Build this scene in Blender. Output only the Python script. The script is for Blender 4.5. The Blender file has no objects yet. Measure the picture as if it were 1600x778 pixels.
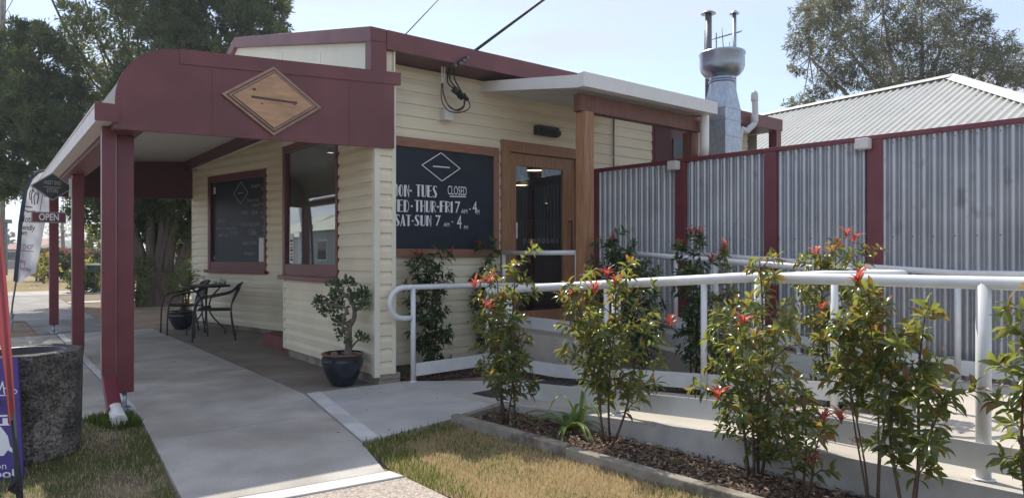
import bpy, bmesh, math, random
import numpy as np
from mathutils import Vector, Matrix

# ------------------------------------------------------------------ camera, sky, sun, exposure
SC = bpy.context.scene
F, H, HY = 1060.0, 1.3, 400.0            # focal length in photo pixels, eye height, horizon row
cd = bpy.data.cameras.new("camera"); cam = bpy.data.objects.new("camera", cd)
SC.collection.objects.link(cam)
cam.location = (0, 0, H); cam.rotation_euler = (math.radians(90), 0, 0)
cd.sensor_fit = 'HORIZONTAL'; cd.sensor_width = 36; cd.lens = F / 1600 * 36
cd.shift_y = 11 / 1600; cd.clip_start = 0.05; cd.clip_end = 2000
SC.camera = cam

SUN_H = Vector((-0.425, 0.905)).normalized(); SUN_EL = math.radians(52.5)
SUN = Vector((SUN_H.x * math.cos(SUN_EL), SUN_H.y * math.cos(SUN_EL), math.sin(SUN_EL)))
ld = bpy.data.lights.new("sun", 'SUN'); ld.energy = 3.0; ld.angle = math.radians(0.53); ld.color = (1.0, 0.94, 0.85)
sun = bpy.data.objects.new("sun", ld); SC.collection.objects.link(sun)
sun.rotation_euler = (-SUN).to_track_quat('-Z', 'Y').to_euler(); sun.location = (-20, 40, 60)

W = bpy.data.worlds.new("World"); SC.world = W; W.use_nodes = True
nt = W.node_tree; nt.nodes.clear()
wo = nt.nodes.new("ShaderNodeOutputWorld"); bg = nt.nodes.new("ShaderNodeBackground")
sky = nt.nodes.new("ShaderNodeTexSky"); sky.sky_type = 'NISHITA'; sky.sun_disc = False
sky.sun_elevation = SUN_EL; sky.sun_rotation = math.atan2(SUN_H.x, SUN_H.y)
sky.air_density = 1.0; sky.dust_density = 0.6; sky.ozone_density = 1.6
bg.inputs[1].default_value = 0.125
tc = nt.nodes.new("ShaderNodeTexCoord"); sx = nt.nodes.new("ShaderNodeSeparateXYZ")
nt.links.new(tc.outputs["Generated"], sx.inputs[0])
mx = nt.nodes.new("ShaderNodeMath"); mx.operation = 'ADD'; mx.inputs[1].default_value = 0.18
nt.links.new(sx.outputs[2], mx.inputs[0])
dv = nt.nodes.new("ShaderNodeVectorMath"); dv.operation = 'DIVIDE'
cb = nt.nodes.new("ShaderNodeCombineXYZ")
for k in range(3): nt.links.new(mx.outputs[0], cb.inputs[k])
nt.links.new(tc.outputs["Generated"], dv.inputs[0]); nt.links.new(cb.outputs[0], dv.inputs[1])
cn = nt.nodes.new("ShaderNodeTexNoise"); cn.inputs["Scale"].default_value = 1.3; cn.inputs["Detail"].default_value = 6
cn.inputs["Roughness"].default_value = 0.52; cn.inputs["Distortion"].default_value = 0.5
mp = nt.nodes.new("ShaderNodeMapping"); mp.inputs["Scale"].default_value = (0.8, 2.0, 1); mp.inputs["Location"].default_value = (3.1, 0.4, 0)
nt.links.new(dv.outputs[0], mp.inputs[0]); nt.links.new(mp.outputs[0], cn.inputs["Vector"])
cr = nt.nodes.new("ShaderNodeValToRGB"); cr.color_ramp.elements[0].position = 0.42; cr.color_ramp.elements[1].position = 0.64
cr.color_ramp.elements[0].color = (0.42, 0.42, 0.42, 1); cr.color_ramp.elements[1].color = (0.95, 0.95, 0.95, 1)
nt.links.new(cn.outputs[0], cr.inputs[0])
mixc = nt.nodes.new("ShaderNodeMix"); mixc.data_type = 'RGBA'
nt.links.new(cr.outputs[0], mixc.inputs[0]); nt.links.new(sky.outputs[0], mixc.inputs[6])
mixc.inputs[7].default_value = (3.45, 3.65, 4.35, 1)
nt.links.new(mixc.outputs[2], bg.inputs[0]); nt.links.new(bg.outputs[0], wo.inputs[0])

SC.view_settings.view_transform = 'Standard'; SC.view_settings.look = 'None'
SC.view_settings.exposure = 0.86; SC.view_settings.gamma = 1.0
SC.render.engine = 'CYCLES'
try:
    SC.cycles.use_denoising = True; SC.cycles.max_bounces = 8; SC.cycles.transparent_max_bounces = 12
except Exception: pass

# ------------------------------------------------------------------ frames of reference
A = Vector((-0.6156, 0.788, 0)); B = Vector((0.788, 0.6156, 0)); Z = Vector((0, 0, 1))
C0 = Vector((-1.344, 6.72, 0))
def Wp(s, b, z=0.0): return C0 + A * s + B * b + Z * z          # shop frame: along the street front, along the side wall
R = Vector((0.682, -0.7314, 0)); P = Vector((0.7314, 0.682, 0)); N0 = Vector((-0.04, 5.8, 0))
def Rp(v, p, z=0.0): return N0 + R * v + P * p + Z * z          # ramp frame
def PX(px, py, D): return Vector(((px - 800) / F * D, D, H + (HY - py) / F * D))
def G(px, py, z=0.0):
    D = (H - z) * F / (py - HY); return Vector(((px - 800) / F * D, D, z))
def sb(pt):
    d = Vector((pt.x, pt.y, 0)) - C0; return d.dot(A), d.dot(B)
def onB(px, s):                                                  # b of the wall plane s=const seen at column px
    k = (px - 800) / F; o = Wp(s, 0); return (k * o.y - o.x) / (B.x - k * B.y)
def wallB(px, py, s):
    b = onB(px, s); q = Wp(s, b); return b, H + (HY - py) / F * q.y

# ------------------------------------------------------------------ materials
MATS = {}
def mat(name, col, rough=0.6, metal=0.0, var=0.12, scale=6.0, bump=0.0, bscale=80.0, spec=0.5, col2=None, island=0.0,
        stretch=None, ramp=(0.3, 0.7), coat=0.0, detail=5):
    m = bpy.data.materials.new(name); m.use_nodes = True; n = m.node_tree; pb = n.nodes["Principled BSDF"]
    t = n.nodes.new("ShaderNodeTexCoord"); mp_ = n.nodes.new("ShaderNodeMapping")
    n.links.new(t.outputs["Object"], mp_.inputs[0])
    if stretch: mp_.inputs["Scale"].default_value = stretch
    no = n.nodes.new("ShaderNodeTexNoise"); no.inputs["Scale"].default_value = scale; no.inputs["Detail"].default_value = detail
    n.links.new(mp_.outputs[0], no.inputs["Vector"])
    cr_ = n.nodes.new("ShaderNodeValToRGB"); e = cr_.color_ramp.elements
    c1 = [c * (1 - var) for c in col]; c2 = list(col2) if col2 else [min(1, c * (1 + var)) for c in col]
    e[0].position, e[1].position = ramp; e[0].color = (*c1, 1); e[1].color = (*c2, 1)
    n.links.new(no.outputs[0], cr_.inputs[0]); out = cr_.outputs[0]
    if island:
        g = n.nodes.new("ShaderNodeNewGeometry"); hs = n.nodes.new("ShaderNodeHueSaturation")
        mr = n.nodes.new("ShaderNodeMapRange"); mr.inputs[3].default_value = 1 - island; mr.inputs[4].default_value = 1 + island
        n.links.new(g.outputs["Random Per Island"], mr.inputs[0]); n.links.new(mr.outputs[0], hs.inputs["Value"])
        n.links.new(out, hs.inputs["Color"]); out = hs.outputs[0]
    n.links.new(out, pb.inputs["Base Color"])
    pb.inputs["Roughness"].default_value = rough; pb.inputs["Metallic"].default_value = metal
    pb.inputs["Specular IOR Level"].default_value = spec
    if coat: pb.inputs["Coat Weight"].default_value = coat
    if bump:
        b2 = n.nodes.new("ShaderNodeTexNoise"); b2.inputs["Scale"].default_value = bscale; b2.inputs["Detail"].default_value = 4
        bp = n.nodes.new("ShaderNodeBump"); bp.inputs["Strength"].default_value = bump; bp.inputs["Distance"].default_value = 0.02
        n.links.new(mp_.outputs[0], b2.inputs["Vector"]); n.links.new(b2.outputs[0], bp.inputs["Height"])
        n.links.new(bp.outputs[0], pb.inputs["Normal"])
    MATS[name] = m; return m
def leafmat(name, c1, c2, trans, rough=0.35, tf=0.4, spec=0.5):
    m = bpy.data.materials.new(name); m.use_nodes = True; n = m.node_tree; pb = n.nodes["Principled BSDF"]; o = n.nodes["Material Output"]
    g = n.nodes.new("ShaderNodeNewGeometry"); cr_ = n.nodes.new("ShaderNodeValToRGB"); e = cr_.color_ramp.elements
    e[0].color = (*c1, 1); e[1].color = (*c2, 1)
    n.links.new(g.outputs["Random Per Island"], cr_.inputs[0]); n.links.new(cr_.outputs[0], pb.inputs["Base Color"])
    pb.inputs["Roughness"].default_value = rough; pb.inputs["Specular IOR Level"].default_value = spec
    tr = n.nodes.new("ShaderNodeBsdfTranslucent"); tr.inputs[0].default_value = (*trans, 1)
    mi = n.nodes.new("ShaderNodeMixShader"); mi.inputs[0].default_value = tf
    n.links.new(pb.outputs[0], mi.inputs[1]); n.links.new(tr.outputs[0], mi.inputs[2]); n.links.new(mi.outputs[0], o.inputs[0])
    MATS[name] = m; return m
def glassmat(name, tint=(0.75, 0.8, 0.82), refl=1.0):
    m = bpy.data.materials.new(name); m.use_nodes = True; n = m.node_tree; o = n.nodes["Material Output"]
    n.nodes.remove(n.nodes["Principled BSDF"])
    tr = n.nodes.new("ShaderNodeBsdfTransparent"); tr.inputs[0].default_value = (*tint, 1)
    gl = n.nodes.new("ShaderNodeBsdfGlossy"); gl.inputs["Roughness"].default_value = 0.0; gl.inputs[0].default_value = (refl, refl, refl, 1)
    lw = n.nodes.new("ShaderNodeLayerWeight"); lw.inputs[0].default_value = 0.5
    pw = n.nodes.new("ShaderNodeMath"); pw.operation = 'POWER'; pw.inputs[1].default_value = 3.0; n.links.new(lw.outputs["Facing"], pw.inputs[0])
    fr = n.nodes.new("ShaderNodeMath"); fr.operation = 'MULTIPLY_ADD'; fr.inputs[1].default_value = 0.75; fr.inputs[2].default_value = 0.055; n.links.new(pw.outputs[0], fr.inputs[0])
    mi = n.nodes.new("ShaderNodeMixShader"); n.links.new(fr.outputs[0], mi.inputs[0])
    n.links.new(tr.outputs[0], mi.inputs[1]); n.links.new(gl.outputs[0], mi.inputs[2]); n.links.new(mi.outputs[0], o.inputs[0])
    MATS[name] = m; return m
def emat(name, col, st):
    m = bpy.data.materials.new(name); m.use_nodes = True; pb = m.node_tree.nodes["Principled BSDF"]
    pb.inputs["Base Color"].default_value = (*col, 1); pb.inputs["Emission Color"].default_value = (*col, 1); pb.inputs["Emission Strength"].default_value = st
    MATS[name] = m; return m
def twonoise(name, colA, colB, s1, colC, s2, rough=0.9, bump=0.3, bscale=150, r1=(0.4, 0.6), r2=(0.5, 0.62), spec=0.3, fleck=None, metal=0.0):
    """base mottled between A and B, with patches of C"""
    m = bpy.data.materials.new(name); m.use_nodes = True; n = m.node_tree; pb = n.nodes["Principled BSDF"]
    t = n.nodes.new("ShaderNodeTexCoord")
    def nz(s, d=6):
        x = n.nodes.new("ShaderNodeTexNoise"); x.inputs["Scale"].default_value = s; x.inputs["Detail"].default_value = d
        n.links.new(t.outputs["Object"], x.inputs["Vector"]); return x
    a = nz(s1); ra = n.nodes.new("ShaderNodeValToRGB"); e = ra.color_ramp.elements
    e[0].position, e[1].position = r1; e[0].color = (*colA, 1); e[1].color = (*colB, 1); n.links.new(a.outputs[0], ra.inputs[0])
    c = nz(s2); rc = n.nodes.new("ShaderNodeValToRGB"); e = rc.color_ramp.elements; e[0].position, e[1].position = r2
    n.links.new(c.outputs[0], rc.inputs[0])
    mi = n.nodes.new("ShaderNodeMix"); mi.data_type = 'RGBA'; n.links.new(rc.outputs[0], mi.inputs[0])
    n.links.new(ra.outputs[0], mi.inputs[6]); mi.inputs[7].default_value = (*colC, 1); out = mi.outputs[2]
    if fleck:
        vo = n.nodes.new("ShaderNodeTexVoronoi"); vo.inputs["Scale"].default_value = fleck[0]
        n.links.new(t.outputs["Object"], vo.inputs["Vector"])
        hv = n.nodes.new("ShaderNodeHueSaturation"); sp = n.nodes.new("ShaderNodeSeparateColor"); n.links.new(vo.outputs["Color"], sp.inputs[0])
        mr = n.nodes.new("ShaderNodeMapRange"); mr.inputs[3].default_value = 1 - fleck[1]; mr.inputs[4].default_value = 1 + fleck[1]
        n.links.new(sp.outputs[0], mr.inputs[0]); n.links.new(mr.outputs[0], hv.inputs["Value"]); n.links.new(out, hv.inputs["Color"]); out = hv.outputs[0]
    n.links.new(out, pb.inputs["Base Color"]); pb.inputs["Roughness"].default_value = rough; pb.inputs["Specular IOR Level"].default_value = spec; pb.inputs["Metallic"].default_value = metal
    b2 = nz(bscale, 4); bp = n.nodes.new("ShaderNodeBump"); bp.inputs["Strength"].default_value = bump; bp.inputs["Distance"].default_value = 0.02
    n.links.new(b2.outputs[0], bp.inputs["Height"]); n.links.new(bp.outputs[0], pb.inputs["Normal"])
    MATS[name] = m; return m

mat("cream", (0.75, 0.68, 0.505), 0.5, var=0.07, scale=2.2, bump=0.04, bscale=30, detail=7)
mat("cream_panel", (0.72, 0.69, 0.56), 0.55, var=0.05, scale=3)
mat("maroon", (0.150, 0.043, 0.044), 0.45, var=0.2, scale=2.2, bump=0.03, bscale=25)
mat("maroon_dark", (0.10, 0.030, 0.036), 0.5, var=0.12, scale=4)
mat("maroon_gloss", (0.16, 0.03, 0.042), 0.32, var=0.12, scale=5)
mat("soffit", (0.62, 0.61, 0.58), 0.6, var=0.05)
mat("gutter", (0.66, 0.60, 0.57), 0.4, var=0.06)
mat("white_metal", (0.70, 0.69, 0.65), 0.4, var=0.04)
mat("rail_paint", (0.70, 0.71, 0.71), 0.35, var=0.06, scale=9)
mat("kick_paint", (0.66, 0.67, 0.66), 0.45, var=0.06, scale=9)
mat("timber", (0.30, 0.150, 0.072), 0.5, var=0.28, scale=6, stretch=(9, 9, 0.7), bump=0.08, bscale=12)
mat("timber_red", (0.15, 0.058, 0.040), 0.5, var=0.25, scale=5, stretch=(7, 7, 0.8))
mat("timber_h", (0.27, 0.125, 0.070), 0.5, var=0.25, scale=5, stretch=(1.5, 1.5, 14))
mat("sign_wood", (0.46, 0.27, 0.145), 0.55, var=0.25, scale=3.2, stretch=(1.6, 1.6, 7), bump=0.05, bscale=20)
mat("sign_edge", (0.36, 0.22, 0.15), 0.6, var=0.2, scale=12)
mat("sign_dark", (0.085, 0.045, 0.045), 0.6, var=0.2, scale=10)
mat("chalkboard", (0.013, 0.019, 0.031), 0.45, var=0.25, scale=2, spec=0.3)
mat("chalk", (0.80, 0.81, 0.82), 0.9, var=0.06, scale=40)
mat("chalk_faint", (0.30, 0.32, 0.35), 0.9, var=0.35, scale=60)
twonoise("zinc", (0.40, 0.415, 0.44), (0.52, 0.535, 0.56), 2.5, (0.36, 0.37, 0.385), 5.0, rough=0.40, metal=0.7, bump=0.02, bscale=14, r1=(0.3, 0.7), r2=(0.60, 0.72), spec=0.5)
mat("galv", (0.40, 0.45, 0.51), 0.36, metal=0.75, var=0.14, scale=22, ramp=(0.35, 0.65), stretch=(1, 1, .6))
mat("pipe_grey", (0.16, 0.165, 0.175), 0.5, metal=0.3, var=0.15)
mat("galv_smooth", (0.34, 0.42, 0.52), 0.30, metal=0.9, var=0.05, scale=3)
mat("pvc", (0.62, 0.62, 0.60), 0.4, var=0.06)
mat("pvc_white", (0.78, 0.77, 0.72), 0.4, var=0.04)
mat("roof_zinc", (0.47, 0.47, 0.43), 0.5, metal=0.1, var=0.08, scale=2)
mat("roof_cap", (0.52, 0.52, 0.47), 0.45, metal=0.1, var=0.06)
mat("black_metal", (0.018, 0.018, 0.021), 0.38, var=0.2)
mat("black_plastic", (0.012, 0.012, 0.014), 0.5, var=0.2)
mat("cable", (0.014, 0.014, 0.016), 0.55, var=0.2)
mat("cable_red", (0.10, 0.018, 0.014), 0.5, var=0.2)
mat("cable_white", (0.60, 0.57, 0.50), 0.5, var=0.1)
mat("pot_glaze", (0.012, 0.016, 0.028), 0.16, var=0.3, scale=6, coat=0.3)
mat("pot_rim", (0.16, 0.065, 0.035), 0.35, var=0.3, scale=14)
mat("soil", (0.05, 0.035, 0.025), 0.95, var=0.4, scale=30, bump=0.5, bscale=60)
mat("bark_jade", (0.15, 0.125, 0.095), 0.8, var=0.3, scale=18, bump=0.3, bscale=50)
mat("bark", (0.105, 0.082, 0.066), 0.9, var=0.4, scale=5, stretch=(3, 3, 0.5), bump=0.8, bscale=12)
mat("bark_pale", (0.27, 0.235, 0.195), 0.85, var=0.3, scale=6, bump=0.3, bscale=20)
mat("twig", (0.10, 0.060, 0.042), 0.8, var=0.3, scale=20)
twonoise("brick", (0.24, 0.11, 0.075), (0.33, 0.155, 0.10), 9, (0.30, 0.26, 0.21), 5, bump=0.4)
twonoise("base_concrete", (0.27, 0.235, 0.19), (0.35, 0.31, 0.26), 4, (0.20, 0.15, 0.11), 3, bump=0.3)
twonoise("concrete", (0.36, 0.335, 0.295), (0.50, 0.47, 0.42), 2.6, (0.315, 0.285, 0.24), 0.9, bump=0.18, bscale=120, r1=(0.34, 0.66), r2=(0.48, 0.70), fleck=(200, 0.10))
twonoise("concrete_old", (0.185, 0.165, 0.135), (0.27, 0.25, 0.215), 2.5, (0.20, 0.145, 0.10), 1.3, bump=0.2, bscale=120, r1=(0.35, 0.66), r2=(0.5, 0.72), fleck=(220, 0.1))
twonoise("concrete_new", (0.42, 0.405, 0.375), (0.52, 0.50, 0.46), 3.0, (0.33, 0.33, 0.325), 1.4, bump=0.12, bscale=120, r1=(0.35, 0.68), r2=(0.52, 0.75), fleck=(260, 0.05))
twonoise("concrete_edge", (0.55, 0.54, 0.52), (0.63, 0.62, 0.59), 6, (0.46, 0.45, 0.43), 2, bump=0.15)
twonoise("ramp_concrete", (0.46, 0.42, 0.355), (0.55, 0.50, 0.425), 2.5, (0.43, 0.39, 0.33), 1.2, bump=0.12, r1=(0.35, 0.65), fleck=(240, 0.05))
twonoise("kerb_concrete", (0.40, 0.385, 0.36), (0.52, 0.50, 0.46), 3.5, (0.20, 0.19, 0.175), 7, bump=0.3, r2=(0.6, 0.72))
twonoise("aggregate", (0.34, 0.28, 0.23), (0.46, 0.39, 0.32), 40, (0.52, 0.47, 0.41), 90, bump=0.5, bscale=160, fleck=(140, 0.35))
twonoise("bin_stone", (0.070, 0.064, 0.058), (0.14, 0.124, 0.104), 8, (0.22, 0.195, 0.165), 3, bump=0.9, bscale=75, fleck=(75, 0.65))
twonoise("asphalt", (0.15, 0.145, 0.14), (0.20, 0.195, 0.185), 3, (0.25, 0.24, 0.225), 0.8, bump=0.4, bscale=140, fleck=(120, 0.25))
twonoise("gravel", (0.28, 0.265, 0.245), (0.37, 0.35, 0.325), 2, (0.28, 0.265, 0.24), 0.6, bump=0.4, bscale=90, fleck=(60, 0.15))
twonoise("dirt", (0.16, 0.115, 0.08), (0.28, 0.21, 0.145), 1.6, (0.19, 0.155, 0.085), 0.5, bump=0.7, bscale=45, r1=(0.3, 0.7), fleck=(55, 0.3))
twonoise("lawn_soil", (0.24, 0.185, 0.11), (0.36, 0.285, 0.175), 5, (0.15, 0.14, 0.055), 2, bump=0.7, bscale=60)
twonoise("verge_soil", (0.11, 0.09, 0.055), (0.20, 0.16, 0.10), 5, (0.07, 0.08, 0.03), 2, bump=0.7, bscale=60)
twonoise("mulch_soil", (0.055, 0.036, 0.027), (0.12, 0.08, 0.058), 14, (0.045, 0.03, 0.022), 5, bump=1.0, bscale=45)
twonoise("sleeper", (0.24, 0.215, 0.175), (0.34, 0.305, 0.25), 5, (0.15, 0.13, 0.10), 6, bump=0.4, bscale=60)
twonoise("wall_render", (0.42, 0.36, 0.33), (0.5, 0.43, 0.39), 2, (0.4, 0.33, 0.3), 1, bump=0.1)
mat("chips", (0.20, 0.135, 0.095), 0.9, var=0.45, scale=30, island=0.65)
mat("tactile", (0.035, 0.036, 0.04), 0.55, var=0.2, scale=30)
mat("red_step", (0.15, 0.032, 0.030), 0.6, var=0.25, scale=7)
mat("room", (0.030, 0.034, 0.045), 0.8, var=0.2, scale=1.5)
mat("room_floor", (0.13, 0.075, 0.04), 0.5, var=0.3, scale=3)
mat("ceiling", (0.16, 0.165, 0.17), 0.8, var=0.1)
mat("paper", (0.72, 0.72, 0.70), 0.7, var=0.1, scale=12)
mat("paper_blue", (0.45, 0.52, 0.58), 0.7, var=0.3, scale=16)
mat("ink", (0.03, 0.03, 0.04), 0.7, var=0.1)
leafmat("flag_white", (0.74, 0.74, 0.76), (0.74, 0.74, 0.76), (0.8, 0.8, 0.82), 0.8, 0.5, 0.2)
mat("flag_navy", (0.02, 0.035, 0.06), 0.8, var=0.1)
mat("flag_purple_ink", (0.17, 0.05, 0.12), 0.8, var=0.1)
leafmat("flag_red", (0.40, 0.10, 0.115), (0.40, 0.10, 0.115), (0.45, 0.11, 0.12), 0.8, 0.35, 0.2)
mat("purple", (0.060, 0.030, 0.22), 0.4, var=0.08)
mat("purple_dark", (0.035, 0.018, 0.12), 0.4, var=0.08)
mat("white_ink", (0.78, 0.78, 0.80), 0.6, var=0.04)
mat("sign_black", (0.014, 0.021, 0.022), 0.4, var=0.2)
mat("letter_grey", (0.30, 0.31, 0.30), 0.6, var=0.1)
mat("letterbox_green", (0.030, 0.075, 0.052), 0.45, var=0.15)
mat("house_white", (0.62, 0.61, 0.57), 0.6, var=0.05)
mat("house_green", (0.36, 0.40, 0.36), 0.6, var=0.06)
mat("roof_green", (0.42, 0.43, 0.34), 0.5, var=0.06)
mat("tile_red", (0.30, 0.13, 0.09), 0.6, var=0.2, scale=4)
mat("window_dark", (0.03, 0.035, 0.04), 0.1, var=0.2)
mat("pole_wood", (0.17, 0.145, 0.12), 0.9, var=0.25, scale=5)
glassmat("glass"); glassmat("jar_glass", (0.85, 0.88, 0.88))
emat("lamp_glow", (1.0, 0.70, 0.38), 4.5); emat("downlight_glow", (1.0, 0.93, 0.82), 1.6)
leafmat("shrub_leaf", (0.026, 0.056, 0.020), (0.072, 0.100, 0.034), (0.42, 0.46, 0.09), 0.26, 0.42)
leafmat("shrub_leaf_gold", (0.060, 0.075, 0.018), (0.14, 0.055, 0.024), (0.55, 0.36, 0.06), 0.27, 0.42)
leafmat("shrub_leaf_shaded", (0.016, 0.044, 0.016), (0.035, 0.066, 0.024), (0.16, 0.26, 0.05), 0.33, 0.22)
leafmat("red_leaf", (0.30, 0.045, 0.040), (0.46, 0.11, 0.075), (0.75, 0.16, 0.10), 0.3, 0.45)
leafmat("strap_leaf", (0.05, 0.12, 0.02), (0.12, 0.20, 0.03), (0.45, 0.6, 0.08), 0.3, 0.4)
leafmat("jade_leaf", (0.055, 0.10, 0.045), (0.10, 0.145, 0.065), (0.12, 0.2, 0.05), 0.4, 0.1)
leafmat("ponytail_leaf", (0.07, 0.12, 0.035), (0.14, 0.17, 0.06), (0.3, 0.4, 0.08), 0.4, 0.25)
leafmat("conifer", (0.034, 0.058, 0.034), (0.085, 0.110, 0.055), (0.30, 0.36, 0.10), 0.5, 0.32, 0.3)
leafmat("conifer_light", (0.075, 0.105, 0.045), (0.14, 0.16, 0.065), (0.46, 0.50, 0.13), 0.5, 0.42, 0.3)
leafmat("gum", (0.045, 0.056, 0.034), (0.10, 0.10, 0.058), (0.27, 0.26, 0.09), 0.45, 0.36, 0.4)
leafmat("hedge_leaf", (0.022, 0.045, 0.016), (0.045, 0.07, 0.024), (0.2, 0.28, 0.04), 0.5, 0.25)
leafmat("hedge_red", (0.26, 0.085, 0.06), (0.36, 0.15, 0.10), (0.5, 0.2, 0.13), 0.5, 0.35)
leafmat("yellow_leaf", (0.16, 0.17, 0.03), (0.28, 0.26, 0.05), (0.6, 0.55, 0.1), 0.5, 0.4)
leafmat("far_leaf", (0.10, 0.13, 0.12), (0.16, 0.19, 0.17), (0.2, 0.25, 0.18), 0.6, 0.3)
leafmat("bare_leaf", (0.20, 0.20, 0.18), (0.30, 0.29, 0.26), (0.35, 0.35, 0.3), 0.7, 0.3)
leafmat("grass_dry", (0.34, 0.265, 0.135), (0.74, 0.60, 0.38), (0.75, 0.60, 0.34), 0.7, 0.35, 0.2)
leafmat("grass_green", (0.045, 0.085, 0.02), (0.12, 0.16, 0.04), (0.28, 0.38, 0.06), 0.6, 0.3, 0.2)
leafmat("seed_head", (0.28, 0.12, 0.075), (0.38, 0.18, 0.12), (0.4, 0.2, 0.1), 0.7, 0.3)

# ------------------------------------------------------------------ mesh helpers
OFF = {}
class MB:
    def __init__(s): s.v = []; s.f = []; s.sm = []
    def add(s, vs, fs, smooth=False):
        o = len(s.v); s.v += [tuple(x) for x in vs]
        for f in fs: s.f.append(tuple(i + o for i in f)); s.sm.append(smooth)
        return s
    def obox(s, o, u, v, w):
        c = [o, o + u, o + u + v, o + v, o + w, o + u + w, o + u + v + w, o + v + w]
        return s.add(c, [(3, 2, 1, 0), (4, 5, 6, 7), (0, 1, 5, 4), (1, 2, 6, 5), (2, 3, 7, 6), (3, 0, 4, 7)])
    def wbox(s, s0, s1, b0, b1, z0, z1):
        return s.obox(Wp(s0, b0, z0), A * (s1 - s0), B * (b1 - b0), Z * (z1 - z0))
    def rbox(s, v0, v1, p0, p1, z0, z1):
        return s.obox(Rp(v0, p0, z0), R * (v1 - v0), P * (p1 - p0), Z * (z1 - z0))
    def box(s, c, d):
        c = Vector(c); d = Vector(d)
        return s.obox(c - d / 2, Vector((d.x, 0, 0)), Vector((0, d.y, 0)), Vector((0, 0, d.z)))
    def prism(s, pts, ext, smooth_side=False):
        n = len(pts); pts = [Vector(p) for p in pts]; ext = Vector(ext)
        s.add(pts + [p + ext for p in pts], [tuple(range(n - 1, -1, -1)), tuple(range(n, 2 * n))])
        return s.add(pts + [p + ext for p in pts], [(i, (i + 1) % n, (i + 1) % n + n, i + n) for i in range(n)], smooth_side)
    def tube(s, pts, r, n=8, cap=True, up=None):
        pts = [Vector(p) for p in pts]; m = len(pts); rs = r if isinstance(r, (list, tuple)) else [r] * m
        t = (pts[1] - pts[0]).normalized()
        a = Vector((0, 0, 1)) if abs(t.z) < 0.9 else Vector((1, 0, 0)); x = t.cross(a).normalized()
        vs = []
        for i in range(m):
            if i == 0: t = (pts[1] - pts[0])
            elif i == m - 1: t = (pts[-1] - pts[-2])
            else: t = (pts[i + 1] - pts[i]).normalized() + (pts[i] - pts[i - 1]).normalized()
            if t.length < 1e-9: t = Vector((0, 0, 1))
            t.normalize(); x = x - t * x.dot(t)
            x = x.normalized() if x.length > 1e-6 else t.orthogonal().normalized(); y = t.cross(x)
            for k in range(n):
                an = 2 * math.pi * k / n; vs.append(pts[i] + (x * math.cos(an) + y * math.sin(an)) * rs[i])
        fs = [(i * n + k, i * n + (k + 1) % n, (i + 1) * n + (k + 1) % n, (i + 1) * n + k) for i in range(m - 1) for k in range(n)]
        s.add(vs, fs, True)
        if cap: s.add(vs[:n], [tuple(range(n - 1, -1, -1))]); s.add(vs[-n:], [tuple(range(n))])
        return s
    def lathe(s, c, prof, n=24, smooth=True):
        c = Vector(c); vs = []
        for r, z in prof:
            for k in range(n):
                an = 2 * math.pi * k / n; vs.append(c + Vector((r * math.cos(an), r * math.sin(an), z)))
        fs = [(i * n + k, i * n + (k + 1) % n, (i + 1) * n + (k + 1) % n, (i + 1) * n + k) for i in range(len(prof) - 1) for k in range(n)]
        s.add(vs, fs, smooth); return s
    def disc(s, c, r, n=20, nrm=Z):
        nrm = Vector(nrm).normalized(); x = nrm.orthogonal().normalized(); y = nrm.cross(x); c = Vector(c)
        return s.add([c + (x * math.cos(2 * math.pi * k / n) + y * math.sin(2 * math.pi * k / n)) * r for k in range(n)], [tuple(range(n))])
    def strip(s, path, z0, z1, th):
        """upright flat bar following a path; z0,z1 are lists or offsets from the path z"""
        path = [Vector(p) for p in path]
        for i in range(len(path) - 1):
            a, b = path[i], path[i + 1]; d = (b - a); d.z = 0; nn = d.cross(Z).normalized() * th
            q = [a + Z * z0, b + Z * z0, b + Z * z1, a + Z * z1]
            s.add([x - nn / 2 for x in q] + [x + nn / 2 for x in q], [(0, 1, 2, 3), (7, 6, 5, 4), (0, 4, 5, 1), (3, 2, 6, 7), (0, 3, 7, 4), (1, 5, 6, 2)])
        return s
def _mesh(name, vs, fs, sm, recalc=True):
    me = bpy.data.meshes.new(name); me.from_pydata(vs, [], fs)
    me.polygons.foreach_set("use_smooth", sm)
    if recalc:
        bm = bmesh.new(); bm.from_mesh(me); bmesh.ops.remove_doubles(bm, verts=bm.verts, dist=1e-5)
        bmesh.ops.recalc_face_normals(bm, faces=bm.faces); bm.to_mesh(me); bm.free()
    me.update(); return me
def rootloc(p):
    while p.parent is not None: p = p.parent
    return Vector(OFF.get(p.name, (0, 0, 0)))
def link(o): SC.collection.objects.link(o); return o
def tag(o, label=None, cat=None, group=None, kind=None):
    if label: o["label"] = label
    if cat: o["category"] = cat
    if group: o["group"] = group
    if kind: o["kind"] = kind
    return o
def thing(name, label, cat, loc, group=None):
    o = bpy.data.objects.new(name, None); o.empty_display_size = 0.2; o.location = Vector(loc); link(o); OFF[o.name] = tuple(loc)
    return tag(o, label, cat, group)
def finish(o, bevel):
    if bevel:
        m = o.modifiers.new("bevel", 'BEVEL'); m.width = bevel; m.segments = 2; m.limit_method = 'ANGLE'; m.angle_limit = math.radians(40)
def part(mb, name, m, parent, label=None, bevel=0, kind=None):
    L = rootloc(parent); vs = [(x - L.x, y - L.y, z - L.z) for x, y, z in mb.v]
    o = bpy.data.objects.new(name, _mesh(name, vs, mb.f, mb.sm)); o.data.materials.append(MATS[m]); link(o); o.parent = parent
    if label: o["label"] = label
    if kind: o["kind"] = kind
    finish(o, bevel); return o
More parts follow.
